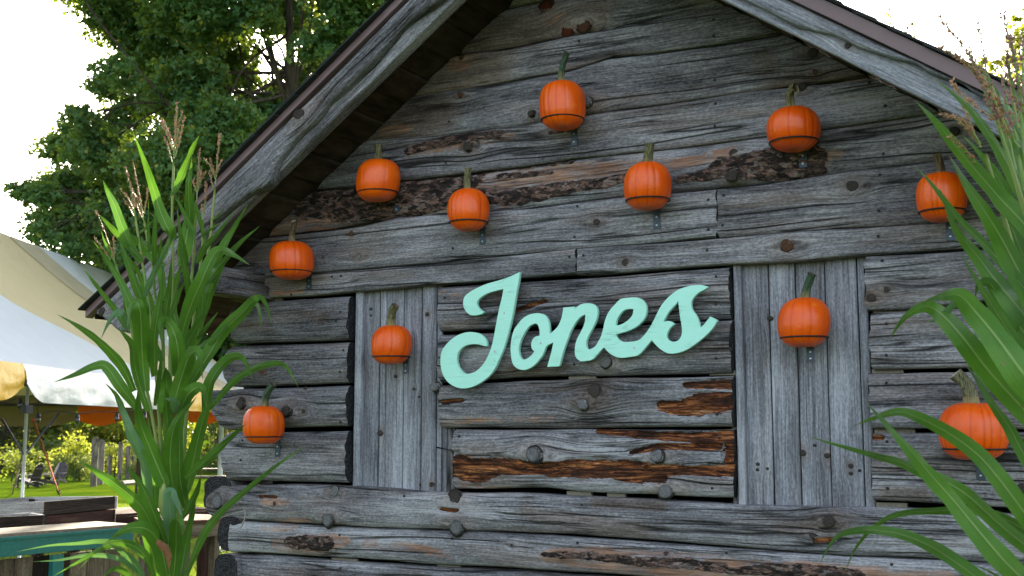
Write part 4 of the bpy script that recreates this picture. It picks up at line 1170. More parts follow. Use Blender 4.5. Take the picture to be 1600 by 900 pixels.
# =================================================================== ground
CFH = np.array([-math.sin(YAW), math.cos(YAW), 0.0])
def gz(P):
    q = (np.asarray(P)[..., :2] - CP[:2]) @ CFH[:2]
    return -.0176 * np.clip(q - 8, 0, 62) + .02 * noise(np.asarray(P)[..., 0] * .25, np.asarray(P)[..., 1] * .25, 0, 200) * np.clip(q / 10, 0, 1)
def G(px, py):
    d = CF + CR * (px - 800) / FPX + CU * (450 - py) / FPX
    z = 0.0
    for _ in range(30):
        P = CP + d * ((z - EYE) / d[2]); z = float(gz(P))
    return P
def grass_mat():
    t = NT("lawn")
    c = t.coord()
    n = t.noise(c, 0.5, 5, 0.6); f = t.noise(c, 14, 5, 0.7)
    col = t.mix(t.rng(n, 0.35, 0.65), (0.060, 0.125, 0.006), (0.130, 0.185, 0.008))
    col = t.mix(t.rng(f, 0.3, 0.75), t.mix(.5, col, (0.03, 0.05, 0.012)), col)
    col = t.mix(t.rng(t.noise(c, 1.7, 4, .6), 0.62, 0.72, 0, .6), col, (0.10, 0.12, 0.03))
    t.set(color=col, rough=1.0, spec=0.0, normal=t.bump(f, 0.08))
    return t.mat
M['lawn'] = grass_mat()
qs = np.concatenate([np.linspace(-12, 70, 60), np.array([80, 100, 140, 220, 400, 900])])
ws = np.concatenate([[-900, -300, -120], np.linspace(-60, 60, 50), [120, 300, 900]])
Q, Wd = np.meshgrid(qs, ws, indexing='ij')
GP = CP[:2] + Q[..., None] * CFH[:2] + Wd[..., None] * CR[:2]
GP = np.concatenate([GP, np.zeros(GP.shape[:2] + (1,))], -1); GP[..., 2] = gz(GP)
tag(mesh("ground", GP.reshape(-1, 3), grid_faces(len(qs), len(ws))[:, ::-1], M['lawn']), kind='structure')
M['gravel'] = simple("pale_gravel", (0.30, 0.28, 0.24), 0.95, var=0.5, scale=30, bump=.02)
pw = np.linspace(-14, 12, 40); pq = np.array([26.2, 27.2, 28.4])
Q, Wd = np.meshgrid(pq, pw, indexing='ij')
Q = Q + .5 * noise(Wd * .3, Q, 0, 220) + .05 * Wd
PP = np.concatenate([CP[:2] + Q[..., None] * CFH[:2] + Wd[..., None] * CR[:2], np.zeros(Q.shape + (1,))], -1); PP[..., 2] = gz(PP) + .012
tag(mesh("path", PP.reshape(-1, 3), grid_faces(3, 40)[:, ::-1], M['gravel']), kind='structure')

# =================================================================== foliage
def leaf_mat(name, a, b, glow, gloss=.45, tw=.45):
    t = NT(name)
    at = t.attr("leafv"); r, s, _ = t.sep(at.outputs["Vector"])
    col = t.mix(r, a, b)
    col = t.mix(t.rng(s, .93, .97), col, (min(1, b[0] * 3.4), b[1] * 1.5, b[2]))
    t.set(color=col, rough=0.55, spec=gloss)
    tr = t.n.new("ShaderNodeBsdfTranslucent"); t._in(tr.inputs[0], t.mix(r, glow, tuple(q * .7 for q in glow)))
    mx = t.n.new("ShaderNodeMixShader"); mx.inputs[0].default_value = tw
    t.l.new(t.b.outputs[0], mx.inputs[1]); t.l.new(tr.outputs[0], mx.inputs[2]); t.l.new(mx.outputs[0], t.out.inputs[0])
    return t.mat
M['maple'] = leaf_mat("maple_leaf", (0.022, 0.086, 0.036), (0.075, 0.175, 0.048), (0.34, 0.48, 0.03), tw=.34)
M['far_leaf'] = leaf_mat("far_leaf", (0.06, 0.10, 0.015), (0.15, 0.19, 0.03), (0.46, 0.52, 0.05), tw=.5)
M['far_dark'] = leaf_mat("far_dark_leaf", (0.03, 0.065, 0.018), (0.07, 0.12, 0.03), (0.30, 0.36, 0.04), tw=.4)
def bark_mat():
    t = NT("tree_bark"); c = t.coord()
    n = t.noise(t.map(c, (6, 6, 1.2)), 2.0, 5, .65)
    t.set(color=t.mix(t.rng(n, .3, .7), (0.03, 0.024, 0.018), (0.11, 0.09, 0.07)), rough=.95, spec=.1, normal=t.bump(n, .05))
    return t.mat
M['tree_bark'] = bark_mat()

def leaf_cloud(clumps, size, dens, seed, flat=.75):
    """clumps: (centre, radius). Folded five-sided leaves filling each clump, thicker at its shell; one mesh"""
    r = np.random.default_rng(seed)
    Cs, Rs = [], []
    for c, R in clumps:
        n = int(dens * R * R / (size * size))
        d = r.normal(size=(n, 3)); d /= np.linalg.norm(d, axis=1)[:, None]
        rad = R * r.uniform(.0, 1, n) ** (1 / 2.4)
        wob = 1 + .34 * noise(d[:, 0] * 1.8 + seed, d[:, 1] * 1.8, d[:, 2] * 1.8 + R, seed, 3)
        p = c + d * (rad * wob)[:, None] * np.array([1, 1, flat])
        keep = noise(p[:, 0] / R * 2.6, p[:, 1] / R * 2.6, p[:, 2] / R * 2.6, seed + 3, 2) > -.30
        Cs.append(p[keep]); Rs.append(d[keep])
    P = np.concatenate(Cs); D = np.concatenate(Rs); n = len(P)
    nrm = D * .5 + np.array([0, 0, .55]) + r.normal(size=(n, 3)) * .75
    nrm /= np.linalg.norm(nrm, axis=1)[:, None]
    a = r.normal(size=(n, 3)); a -= nrm * np.sum(a * nrm, 1)[:, None]; a /= np.linalg.norm(a, axis=1)[:, None]
    b = np.cross(nrm, a)
    s = size * r.uniform(.6, 1.25, n)[:, None]
    # outline of a lobed leaf: 7 points, centre fold
    base = P - a * s * .5
    tip = P + a * s * .55 - nrm * s * .12
    l1, r1 = P - a * s * .20 + b * s * .42 + nrm * s * .10, P - a * s * .20 - b * s * .42 + nrm * s * .10
    l2, r2 = P + a * s * .02 + b * s * .20, P + a * s * .02 - b * s * .20
    V = np.stack([base, r1, r2, tip, l2, l1], 1).reshape(-1, 3)
    i = np.arange(n)[:, None] * 6
    F = np.concatenate([i + np.array([[0, 1, 2, 3]]), i + np.array([[0, 3, 4, 5]])])
    cv = np.clip(.5 + .5 * noise(P[:, 0] * .9, P[:, 1] * .9, P[:, 2] * .9, seed + 5) + r.normal(size=n) * .22, 0, 1)
    A = np.stack([cv, r.uniform(0, 1, n), np.zeros(n)], -1)
    return V, F, np.repeat(A, 6, 0)

def tree(name, label, base, clumps, size, dens, seed, mat, trunk_r=.2, group=None, cat="tree", limbs=None, trunk_top=None, twigs=True):
    base = np.asarray(base, float)
    th = thing(name, label, cat, tuple(base), group)
    cl = [(np.asarray(c, float) - base, R) for c, R in clumps]
    V, F, A = leaf_cloud(cl, size, dens, seed)
    cr = mesh("crown", V, F, M[mat], th, smooth=False, attrs={'leafv': ('FLOAT_VECTOR', A)})
    cr["kind"] = "stuff"
    r = random.Random(seed)
    cen = np.mean([c for c, R in cl], 0)
    top = np.asarray(trunk_top) - base if trunk_top is not None else np.array([cen[0] * .6, cen[1] * .6, cen[2] * 1.05])
    pts = [np.zeros(3) - [0, 0, .3], top * .25 + [r.uniform(-.1, .1), 0, 0], top * .55 + [r.uniform(-.2, .2), r.uniform(-.1, .1), 0], top * .8, top]
    line = smooth_line(pts, 6)
    tt = np.linspace(0, 1, len(line))
    tube("trunk", line, trunk_r * (1.25 * np.exp(-tt * 18) * .4 + 1.0 - .8 * tt), M['tree_bark'], th, n=12)
    B = Build()
    for c, R in (cl if len(cl) < 40 else r.sample(cl, 40)):
        k = r.uniform(.35, .85); s = line[int(k * (len(line) - 1))]
        mid = (s + c) / 2 + np.array([r.uniform(-.15, .15), r.uniform(-.15, .15), .12]) * np.linalg.norm(c - s)
        L = smooth_line([s, mid, c], 5)
        B.add(tube_vf(L, np.linspace(trunk_r * .16, trunk_r * .03, len(L)), 6))
        for j in range(3 if twigs else 0):
            e = c + np.array([r.gauss(0, 1), r.gauss(0, 1), r.gauss(0, .7)]) * R * .5
            L2 = smooth_line([L[-3], (L[-3] + e) / 2 + [0, 0, R * .08], e], 3)
            B.add(tube_vf(L2, np.linspace(trunk_r * .05, trunk_r * .015, len(L2)), 5))
    B.build("limbs", M['tree_bark'], th, smooth=True)
    return th

def pxclumps(lst, dep, jit, seed, extra_back=0):
    r = random.Random(seed); out = []
    for (px, py, rp) in lst:
        d = dep + r.uniform(-jit, jit)
        out.append((WD(px, py, d), rp * d / FPX))
    return out
main = [(160,22,38),(200,50,52),(170,0,40),(245,30,70),(290,80,80),(225,100,48),(185,112,36),(160,135,26),(235,150,60),(300,170,75),(190,195,42),
        (130,185,30),(118,210,30),(150,232,48),(95,232,36),(200,255,65),(270,250,75),(70,305,30),(40,300,26),(105,290,45),(85,345,40),(62,365,26),(140,350,50),(110,385,30),(160,395,30),
        (200,335,60),(205,400,36),(260,330,70),(330,290,70),(340,210,80),(360,110,58),(330,30,80),(390,20,60),(395,200,60),(425,175,46),(450,20,45),(500,80,45),(480,130,52),(420,250,60),(540,90,55),(590,60,50),(300,20,70),(300,140,70),(560,40,60),(540,-10,60),
        (250,-60,90),(360,-90,110),(480,-90,110),(600,-60,90),(440,-200,130),(560,-190,110),(330,-210,110),(640,10,60),(700,-60,90),(280,390,60),(330,370,60),(350,385,55),(300,425,50),(400,385,60),(390,330,60),(100,-60,90),(180,-130,100),(60,-150,90),(280,-160,100),(400,-160,110),(130,-220,100),(240,-260,110),(370,-280,110),(500,-280,110)]  # some out-of-view clumps here are added to keep sun off the tent
tb = G(470, 800); tb = WD(470, 671, 24.5); tb[2] = float(gz(tb))
tree("maple_tree", "tall dense green maple tree rising behind the white and yellow tent", tb, pxclumps(main, 24.5, 2.2, 5), .125, 95, 31, 'maple', .26, trunk_top=WD(450, -60, 24.5))
shade = [(x, y, 80) for x in range(-250, 480, 62) for y in (600, 530, 460) if not (x < 40 and y < 500)] + [(x, 395, 60) for x in range(190, 480, 60)] + [(x, y, 46) for x in range(105, 330, 44) for y in (350, 300, 250) if x - (350 - y) * .4 > 80]  # hidden foliage added behind the tent to block sun spots on its roof
tb9 = WD(230, 671, 27.5); tb9[2] = float(gz(tb9))
tree("added_shade_tree", "unseen green tree added behind the tent roof to keep the sun off it", tb9, pxclumps(shade, 27.5, .8, 8), .16, 60, 36, 'maple', .2, trunk_top=WD(230, 470, 27.5), twigs=False)
back = [(470,30,60),(530,70,60),(590,20,60),(500,120,45),(440,150,40),(560,120,40),(620,-40,70),(520,-60,80)]
tb2 = WD(600, 671, 31); tb2[2] = float(gz(tb2))
tree("backlit_tree", "yellow-green sunlit tree glowing behind the left roof slope", tb2, pxclumps(back, 31, 1.5, 6), .16, 30, 32, 'far_leaf', .2, trunk_top=WD(560, -60, 31))
# right of the roof
rt_ = [(1600,60,34),(1625,110,50),(1590,95,26),(1560,100,16),(1640,20,50),(1538,98,12),(1515,108,10),(1590,30,10),(1700,80,90),(1680,-30,80),(1640,180,70),(1550,140,40),(1720,200,90)]
tb3 = WD(1720, 671, 22); tb3[2] = float(gz(tb3))
tree("roadside_tree", "sunlit green and yellow tree beyond the right end of the roof", tb3, pxclumps(rt_, 22, 1.0, 7), .12, 32, 33, 'far_leaf', .2, trunk_top=WD(1690, -40, 22))
# slender saplings whose tips clear the roof
def sapling(px, py, dep, h, label, seed, n=26, spread=.10, size=.06):
    tip = WD(px, py, dep); base = tip.copy(); base[2] = float(gz(tip))
    r = random.Random(seed)
    th = thing("sapling", label, "sapling", tuple(base), "saplings whose tips show over the right roof slope")
    H = tip[2] - base[2]
    L = smooth_line([(0, 0, -.1), (r.uniform(-.1, .1), r.uniform(-.1, .1), H * .5), (0, 0, H)], 12)
    tube("stem", L, np.linspace(.022, .002, len(L)), M['tree_bark'], th, n=6)
    B = []; rr_ = np.random.default_rng(seed)
    cl = [(np.array([r.gauss(0, spread), r.gauss(0, spread), H - k * h / n]), size * 1.1) for k in range(n)]
    V, F, A = leaf_cloud(cl, size, 8, seed)
    o = mesh("foliage", V, F, M['far_dark'], th, smooth=False, attrs={'leafv': ('FLOAT_VECTOR', A)}); o["kind"] = "stuff"
sapling(1390, 12, 14, .35, "sapling tip with few leaves just above the right shingles", 41, 7, .03, .05)
sapling(1414, 52, 14, .9, "slender sapling tip just left of the tall pair over the roof", 42, 12, .05, .045)
sapling(1422, 38, 15, .9, "tallest slender sapling tip over the right roof slope", 43, 16, .05, .05)
sapling(1514, 78, 14, .6, "short sapling tip nearest the tassels over the roof end", 44, 12, .08, .05)

# trees and bushes closing the far side of the lawn
r = random.Random(77)
FARL = ["dark green tree at the far left end of the lawn", "tree with dark green crown behind the lounge chairs", "bright yellow-green tree right of the lounge chairs", "sunlit pale tree behind the tall posts", "yellow-green tree left of the tent's right pole",
        "green tree right behind the picnic table", "tall tree furthest right beyond the lawn, behind the cabin", "broad tree off behind the tent, far left"]
for i, (px, dep, h, w, mt) in enumerate([(0, 72, 5.8, 4.6, 'far_dark'), (70, 78, 6, 5, 'far_dark'), (125, 82, 6, 5, 'far_leaf'), (185, 78, 5.5, 5, 'far_leaf'), (255, 82, 6, 5, 'far_leaf'), (330, 74, 6, 5, 'far_dark'), (430, 82, 6, 5, 'far_leaf'), (-140, 76, 6, 5, 'far_dark')]):
    b = WD(px, 671, dep); b[2] = float(gz(b))
    cl = []
    for k in range(24):
        a = r.uniform(0, 6.28); q = r.uniform(0, 1) ** .5 * w; zz_ = r.uniform(.5, h)
        q *= 1 - .35 * (zz_ / h) ** 2
        cl.append((b + np.array([math.cos(a) * q, math.sin(a) * q, zz_]), r.uniform(.8, 1.5)))
    tree("lawn_tree", FARL[i], b, cl, .30, 26, 50 + i, mt, .22, "trees along the far side of the lawn", twigs=False)
BL = ["dark bush in shade behind the left lounge chair", "low dark bush left of the tall posts", "round bright bush between the lounge chairs and the posts", "bush behind the rightmost posts", "leafy bush right of the posts, behind the corn"]
for i, (px, py, w, h, mt) in enumerate([(15, 752, 2.4, 1.3, 'far_dark'), (125, 752, 1.7, 1.2, 'far_dark'), (105, 751, 1.6, 1.9, 'far_leaf'), (180, 747, 2.2, 1.6, 'far_leaf'), (240, 748, 2.4, 1.6, 'far_dark')]):
    b = G(px, py)
    cl = [(b + np.array([r.uniform(-w, w) * .7, r.uniform(-w, w) * .4, r.uniform(.2, h)]), r.uniform(.4, .7)) for k in range(9)]
    tree("bush", BL[i], b, cl, .17, 14, 70 + i, mt, .05, "bushes at the lawn's edge", cat="bush", twigs=False)
# the wood behind, one mass
cl = []
for k in range(120):
    b = WD(r.uniform(-500, 700), 671, r.uniform(100, 118)); b[2] = r.uniform(0, 7)
    cl.append((b, r.uniform(1.5, 3)))
V, F, A = leaf_cloud(cl, .6, 20, 91)
tag(mesh("far_wood", V, F, M['far_dark'], smooth=False, attrs={'leafv': ('FLOAT_VECTOR', A)}), "far wood of backlit trees closing the view beyond the lawn", "wood", kind="stuff")

# grass blades where the lawn is near enough to tell
rg = np.random.default_rng(5)
n = 60000
q = 9.5 + 22 * rg.uniform(0, 1, n) ** 1.3; wv = (rg.uniform(-60, 420, n) - 800) / FPX * q
P = np.concatenate([CP[:2] + q[:, None] * CFH[:2] + wv[:, None] * CR[:2], np.zeros((n, 1))], -1); P[:, 2] = gz(P)
keep = ~((P[:, 0] > -4.8) & (P[:, 1] > -.2) & (P[:, 1] < 4.4)) & ~((q > 25.6) & (q < 28.8))
P = P[keep]; n = len(P)
hh = rg.uniform(.03, .09, n)[:, None]; a = rg.uniform(0, 6.28, n); dx = np.stack([np.cos(a), np.sin(a), 0 * a], -1); lean = rg.normal(size=(n, 3)) * .35; lean[:, 2] = 1
V = np.stack([P - dx * .006, P + dx * .006, P + lean * hh], 1).reshape(-1, 3)
tag(mesh("grass", V, np.arange(n * 3).reshape(-1, 3), leaf_mat("grass_blade", (0.04, 0.09, 0.015), (0.10, 0.16, 0.03), (0.25, 0.34, 0.03)), smooth=False,
         attrs={'leafv': ('FLOAT_VECTOR', np.repeat(np.stack([rg.uniform(0, 1, n), rg.uniform(0, 1, n), np.zeros(n)], -1), 3, 0))}), "short green grass of the lawn left of the cabin", "grass", kind="stuff")

# =================================================================== the tent
def cloth(name, a, glow, tw=.35):
    t = NT(name); c = t.coord()
    n = t.noise(c, 3.0, 4, .55); m = t.noise(t.map(c, (1, 1, 2)), 3.2, 3, .45)
    t.set(color=t.mix(t.rng(n, .3, .7, 0, .3), a, tuple(q * .82 for q in a)), rough=.5, spec=.35, normal=t.bump(t.math('ADD', m, n), .022))
    tr = t.n.new("ShaderNodeBsdfTranslucent"); tr.inputs[0].default_value = (*glow, 1)
    mx = t.n.new("ShaderNodeMixShader"); mx.inputs[0].default_value = tw
    t.l.new(t.b.outputs[0], mx.inputs[1]); t.l.new(tr.outputs[0], mx.inputs[2]); t.l.new(mx.outputs[0], t.out.inputs[0])
    return t.mat
M['cloth_white'] = cloth("white_tent_cloth", (0.78, 0.80, 0.83), (0.70, 0.74, 0.80), .2)
M['cloth_cream'] = cloth("pale_yellow_tent_cloth", (0.76, 0.63, 0.38), (0.70, 0.54, 0.30), .2)
M['cloth_shade_band'] = cloth("beige_shade_band_cloth", (0.60, 0.51, 0.34), (0.45, 0.36, 0.22), .12)  # shade from inside the tent, put into the cloth colour
M['cloth_yellow'] = cloth("yellow_tent_cloth", (0.78, 0.46, 0.03), (0.75, 0.34, 0.02), .2)
M['cloth_sunlit'] = cloth("sunlit_yellow_cloth", (0.70, 0.17, 0.008), (0.75, 0.10, 0.003), .4)  # yellow cloth with the sun shining through painted in as orange
M['cloth_shaded'] = cloth("shaded_tent_cloth", (0.20, 0.16, 0.08), (0.10, 0.08, 0.03), .15)  # far valance cloth in shade, the darkening put into its colour
M['pole'] = simple("galvanised_pole", (0.55, 0.56, 0.58), 0.38, 0.6, var=.15, scale=10)
M['pole_dark'] = simple("dark_frame_tube", (0.05, 0.05, 0.055), 0.5, 0.4, var=.2, scale=10)
ZE, ZB = 2.35, 1.89
T0 = WZ(36, 571, ZE)
dr = CFH + CR * (30 / FPX); dr = dr / np.linalg.norm(dr)
nl = np.array([-dr[1], dr[0], 0.0])                      # horizontal, away from the eave to the left
HWD = 3.1
def ridge_z(px, py):
    d = CF + CR * (px - 800) / FPX + CU * (450 - py) / FPX
    t = ((T0 + nl * HWD - CP) @ nl) / (d @ nl)
    P = CP + d * t
    return P[2], (P - T0) @ dr
(za, ta), (zb, tb_) = ridge_z(45, 376), ridge_z(150, 421)
ZR = (za + zb) / 2
rn = np.cross(dr, nl * HWD + np.array([0, 0, ZR - ZE])); rn /= np.linalg.norm(rn)
def on_roof(px, py):
    d = CF + CR * (px - 800) / FPX + CU * (450 - py) / FPX
    P = CP + d * (((T0 - CP) @ rn) / (d @ rn))
    return (P - T0) @ dr, (P - T0) @ nl / HWD            # along the eave, 0..1 up the slope
SL1, SL2 = 5.4, 3.2
def seam1(w): return 5.67 - SL1 * w
def seam2(w): return 10.35 - SL2 * w + .5 * np.clip(w - .75, 0, 1)
tent = thing("frame_tent", "large white and yellow striped event tent with scalloped valance", "tent", (T0[0], T0[1], float(gz(T0))))
TB = np.array([T0[0], T0[1], float(gz(T0))])
def roofP(t, w):
    """t along the eave, w 0 at the eave to 1 at the ridge; the cloth sags between"""
    t, w = np.broadcast_arrays(np.asarray(t, float), np.asarray(w, float))
    sag = -.16 * np.sin(np.pi * np.clip(w, 0, 1)) + .05 * noise(t * .8, w * 2, 0, 300, 2) * np.sin(np.pi * np.clip(w, 0, 1))
    fold = .025 * np.sin(t * 5 + w * 4) * np.exp(-(w / .10) ** 2) * (w > .02)
    z = ZE + (ZR - ZE) * w + sag + fold
    P = T0 + t[..., None] * dr + (w * HWD)[..., None] * nl
    return np.stack([P[..., 0], P[..., 1], z], -1)
def panel(name, fa, fb, w0, w1, mat, side=1, n=24, m=40):
    w = np.linspace(w0, w1, m); u = np.linspace(0, 1, n)
    Uu, Ww = np.meshgrid(u, w, indexing='ij')
    ta_, tb2_ = fa(Ww), fb(Ww)
    Tt = ta_ + (tb2_ - ta_) * Uu
    P = roofP(Tt, Ww)
    if side < 0:                                # mirror across the ridge plane
        d = (P - T0) @ nl; P = P + nl * (2 * (HWD - d))[..., None]
    return mesh(name, P.reshape(-1, 3) - TB, grid_faces(n, m), M[mat], tent, smooth=True)
c_ = lambda v: (lambda w: np.full(np.shape(w), float(v)))
for side in (1, -1):
    panel("roof_panel", c_(-4), seam1, 0, 1, 'cloth_white', side) if side > 0 else panel("roof_panel", c_(-4), seam1, 0, 1, 'cloth_white', side)
    panel("roof_panel", lambda w: seam1(w) + .004, lambda w: seam2(w), 0, 1, 'cloth_cream', side)
    panel("roof_panel", lambda w: seam2(w) + .004, c_(12), 0, 1, 'cloth_white', side)
fl = panel("inner_shade_band", lambda w: seam2(w) - 1.25, lambda w: seam2(w) - .01, 0.01, .985, 'cloth_shade_band', 1)  # darker strip paints the inner shade that shows through the yellow roof
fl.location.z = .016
def valance(p0, p1, nrm, mat, zt, zb, seed, cusp0=True, cusp1=True, amp=.17, curl=.25, n=50):
    L = np.linalg.norm(p1 - p0); s = np.linspace(0, 1, n); v = np.linspace(0, 1, 14)
    S_, V_ = np.meshgrid(s, v, indexing='ij')
    x = S_ * L
    lift = np.zeros(S_.shape)
    if cusp0: lift = np.maximum(lift, amp * np.exp(-(x / curl) ** 1.6))
    if cusp1: lift = np.maximum(lift, amp * np.exp(-((L - x) / curl) ** 1.6))
    z = zt + (zb + lift - zt) * V_
    out = .05 * np.sin(V_ * 2.2) + .03 * noise(x * 1.6, V_ * 3, 0, seed, 3) * V_ + .012 * noise(x * 9, V_ * 4, 0, seed + 1, 2) * V_
    P = p0 + (p1 - p0) * S_[..., None] + nrm * out[..., None]
    P[..., 2] = z
    return mesh("valance", P.reshape(-1, 3) - TB, grid_faces(n, 14), M[mat], tent, smooth=True)
e = lambda t, w=0.0: T0 + dr * t + nl * (w * HWD)
edges = [(-4, 0, 'cloth_yellow'), (0, 5.67, 'cloth_white'), (5.67, 10.35, 'cloth_yellow'), (10.35, 12, 'cloth_white')]
for i, (a, b, mt) in enumerate(edges):
    valance(e(a + .003), e(b - .003), -nl, mt, ZE + .02, ZB + .03, 310 + i * 4)
    valance(e(a + .003, 2), e(b - .003, 2), nl, mt, ZE + .02, ZB - .06, 330 + i * 4)
# far end
def e2(px):                                                     # point of the far eave under a photograph column
    k = np.array([CF @ (e(12, q) - CP) for q in (0, 2)]); x = np.array([800 + FPX * ((e(12, q) - CP) @ CR) / k[i] for i, q in enumerate((0, 2))])
    w = np.interp(px, [x[1], x[0]], [2, 0]); return e(12, w)
for i, (a, b, mt) in enumerate([(-30, 119, 'cloth_shaded'), (122, 192, 'cloth_sunlit'), (194, 292, 'cloth_shaded'), (294, 345, 'cloth_sunlit'), (347, 400, 'cloth_shaded')]):
    valance(e2(a), e2(b), dr, mt, ZE + .02, 1.665, 350 + i * 4, amp=.12, curl=.3)
# gable cloth at the far end
w = np.linspace(0, 2, 30); zr_ = ZE + (ZR - ZE) * (1 - np.abs(w - 1))
Vg = np.concatenate([[e(12, q)[:2].tolist() + [ZE] for q in w], [e(12, q)[:2].tolist() + [z] for q, z in zip(w, zr_ - .12 * np.sin(np.pi * np.clip(1 - np.abs(w - 1), 0, 1)))]])
mesh("end_panel", Vg - TB, [(i, i + 1, 30 + i + 1, 30 + i) for i in range(29)], M['cloth_cream'], tent)
# frame
def rod(name, a, b, r, mat, parent, base, n=10): return tube(name, [a - base, (a + b) / 2 - base, b - base], r, M[mat], parent, n=n)
zf_ = 2.20
for wv_ in (0.02, 1.98): rod("eave_tube", e(-4, wv_) * [1, 1, 0] + [0, 0, zf_ - .06], e(12, wv_) * [1, 1, 0] + [0, 0, zf_ - .06], .028, 'pole_dark', tent, TB)
rod("eave_tube", e(12, .02) * [1, 1, 0] + [0, 0, 2.14], e(12, 1.98) * [1, 1, 0] + [0, 0, 2.14], .028, 'pole_dark', tent, TB)
rod("ridge_tube", e(-4, 1) * [1, 1, 0] + [0, 0, ZR - .05], e(12, 1) * [1, 1, 0] + [0, 0, ZR - .05], .028, 'pole_dark', tent, TB)
def pole_at(t, w, r=.020):
    p = e(t, w); g = p.copy(); g[2] = float(gz(p)); h = p.copy(); h[2] = 2.20
    return rod("pole", g, h, r, 'pole', tent, TB)
def brace(t, w, dt):
    p = e(t, w); a = p.copy(); a[2] = 1.30; b = e(t + dt, w); b[2] = 2.12
    return rod("brace", a, b, .014, 'pole_dark', tent, TB)
t47 = .30
for (t, w) in ((t47, .02), (5.67, .02), (10.35, .02), (t47, 1.98), (5.67, 1.98), (11.9, 1.98)): pole_at(t, w, .036 if t > 9 else .020)
pb = e(t47, .02)
for q in (-1, 1):
    a = pb.copy(); a[2] = 1.29
    b = WD(47 + q * 48, 647, (pb - CP) @ CF + q * .25); b[2] = 2.14 if True else b[2]
    b = WD(47 + q * 45, 645 + (8 if q < 0 else 0), (pb - CP) @ CF + .3 * q)
    rod("brace", a, b, .013, 'pole_dark', tent, TB)
box("pole_clamp", np.array([pb[0], pb[1], 1.84]) - TB, (.10, .10, .10), M['pole_dark'], tent)
rod("rafter", np.array([pb[0], pb[1], 2.14]), e(t47, 1) * [1, 1, 0] + [0, 0, ZR - .1], .03, 'pole_dark', tent, TB)
# right-hand pole seen beside the cabin
g = G(346, 762); dpt = (g - CP) @ CF
pr = WD(346, 671, 17.0); 
gp = thing("tent_pole", "pale metal pole standing upright between the corn and the cabin corner", "pole", (pr[0], pr[1], float(gz(pr))))
rod("tube", np.array([0, 0, 0.]), np.array([0, 0, 2.2]), .036, 'pole', gp, np.zeros(3), 14)
v_, f_ = box_vf((0, 0, .01), (.16, .16, .02)); mesh("foot_plate", v_, f_, M['pole'], gp, smooth=False)
M['wood_pole'] = simple("yellowish_wood_pole", (0.33, 0.20, 0.08), .7, var=.3, scale=20, stretch=(1, 1, .1))
pr2 = WD(354, 671, 17.3)
wp = thing("wooden_pole", "thin brown wooden pole just right of the pale metal pole", "pole", (pr2[0], pr2[1], float(gz(pr2))))
rod("shaft", np.array([0, 0, 0.]), np.array([0, 0, 2.15]), .017, 'wood_pole', wp, np.zeros(3)); v_, f_ = box_vf((0, 0, 2.16), (.05, .05, .02)); mesh("cap", v_, f_, M['wood_pole'], wp, smooth=False)

# string of lamps under the eave
sl = thing("string_lights", "black cable of hanging festoon bulbs under the tent's near eave", "string lights", tuple(e(0, .05) * [1, 1, 0] + [0, 0, 2.1]))
SB = np.array(sl.location)
bul = [(32, 622), (60, 645), (121, 646), (183, 644), (226, 642)]
cab = []
M['bulb'] = simple("clear_bulb", (0.06, 0.055, 0.05), .12, spec=.6, var=.1, scale=100)
dd = (pb - CP) @ CF + .1
pts = [WD(-40, 640, dd - .5), WD(0, 630, dd - .3)]
for i, (px, py) in enumerate(bul):
    p = WD(px, py, dd + i * .55)
    pts.append(p); pts.append(WD(px + 28, py - 3, dd + i * .55 + .3))
    s0_ = mesh("lamp_socket", *tube_vf([p - SB, p - SB - [0, 0, .03], p - SB - [0, 0, .06]], [.012, .026, .028], 10), M['iron'], sl)
    a = np.linspace(0, math.pi, 8)
    tube("bulb", [p - SB + [0, 0, -.055 - .075 * (1 - math.cos(q)) / 2] for q in a], [max(.003, .028 * math.sin(q) ** .8 + .008 * (1 - q / math.pi)) for q in a], M['bulb'], sl, n=12)
tube("cable", smooth_line([p - SB for p in pts], 5), .006, M['iron'], sl, n=6)

# ropes from the tent
M['red_strap'] = simple("red_strap", (0.42, 0.07, 0.04), .7, var=.15, scale=30)
M['rope'] = simple("grey_rope", (0.22, 0.18, 0.12), .9, var=.3, scale=200)
a, b = WD(52, 655, 15.4), G(94, 776)
st = thing("ratchet_strap", "red tie-down strap running from the tent down to the grass", "strap", tuple(b))
tube("webbing", [a - b, (a * .15 + b * .85) - b, (a * .1 + b * .9) - b], .020, M['red_strap'], st, n=6)
tube("ratchet", [(a * .16 + b * .84) - b, (a * .10 + b * .90) - b], .05, M['iron'], st, n=8)
tube("tail", [(a * .10 + b * .90) - b, np.zeros(3)], .018, M['red_strap'], st, n=6)
a, b = WD(46, 672, 15.6), G(19, 772)
rp = thing("guy_rope", "grey knotted guy rope left of the tent pole", "rope", tuple(b))
tube("rope", [a - b, (a + b) / 2 - b, np.zeros(3)], .022, M['rope'], rp, n=7)
for k in (.35, .72): tube("knot", [(a * (1 - k) + b * k) - b - [0, 0, .05], (a * (1 - k) + b * k) - b + [0, 0, .05]], .05, M['rope'], rp, n=8)

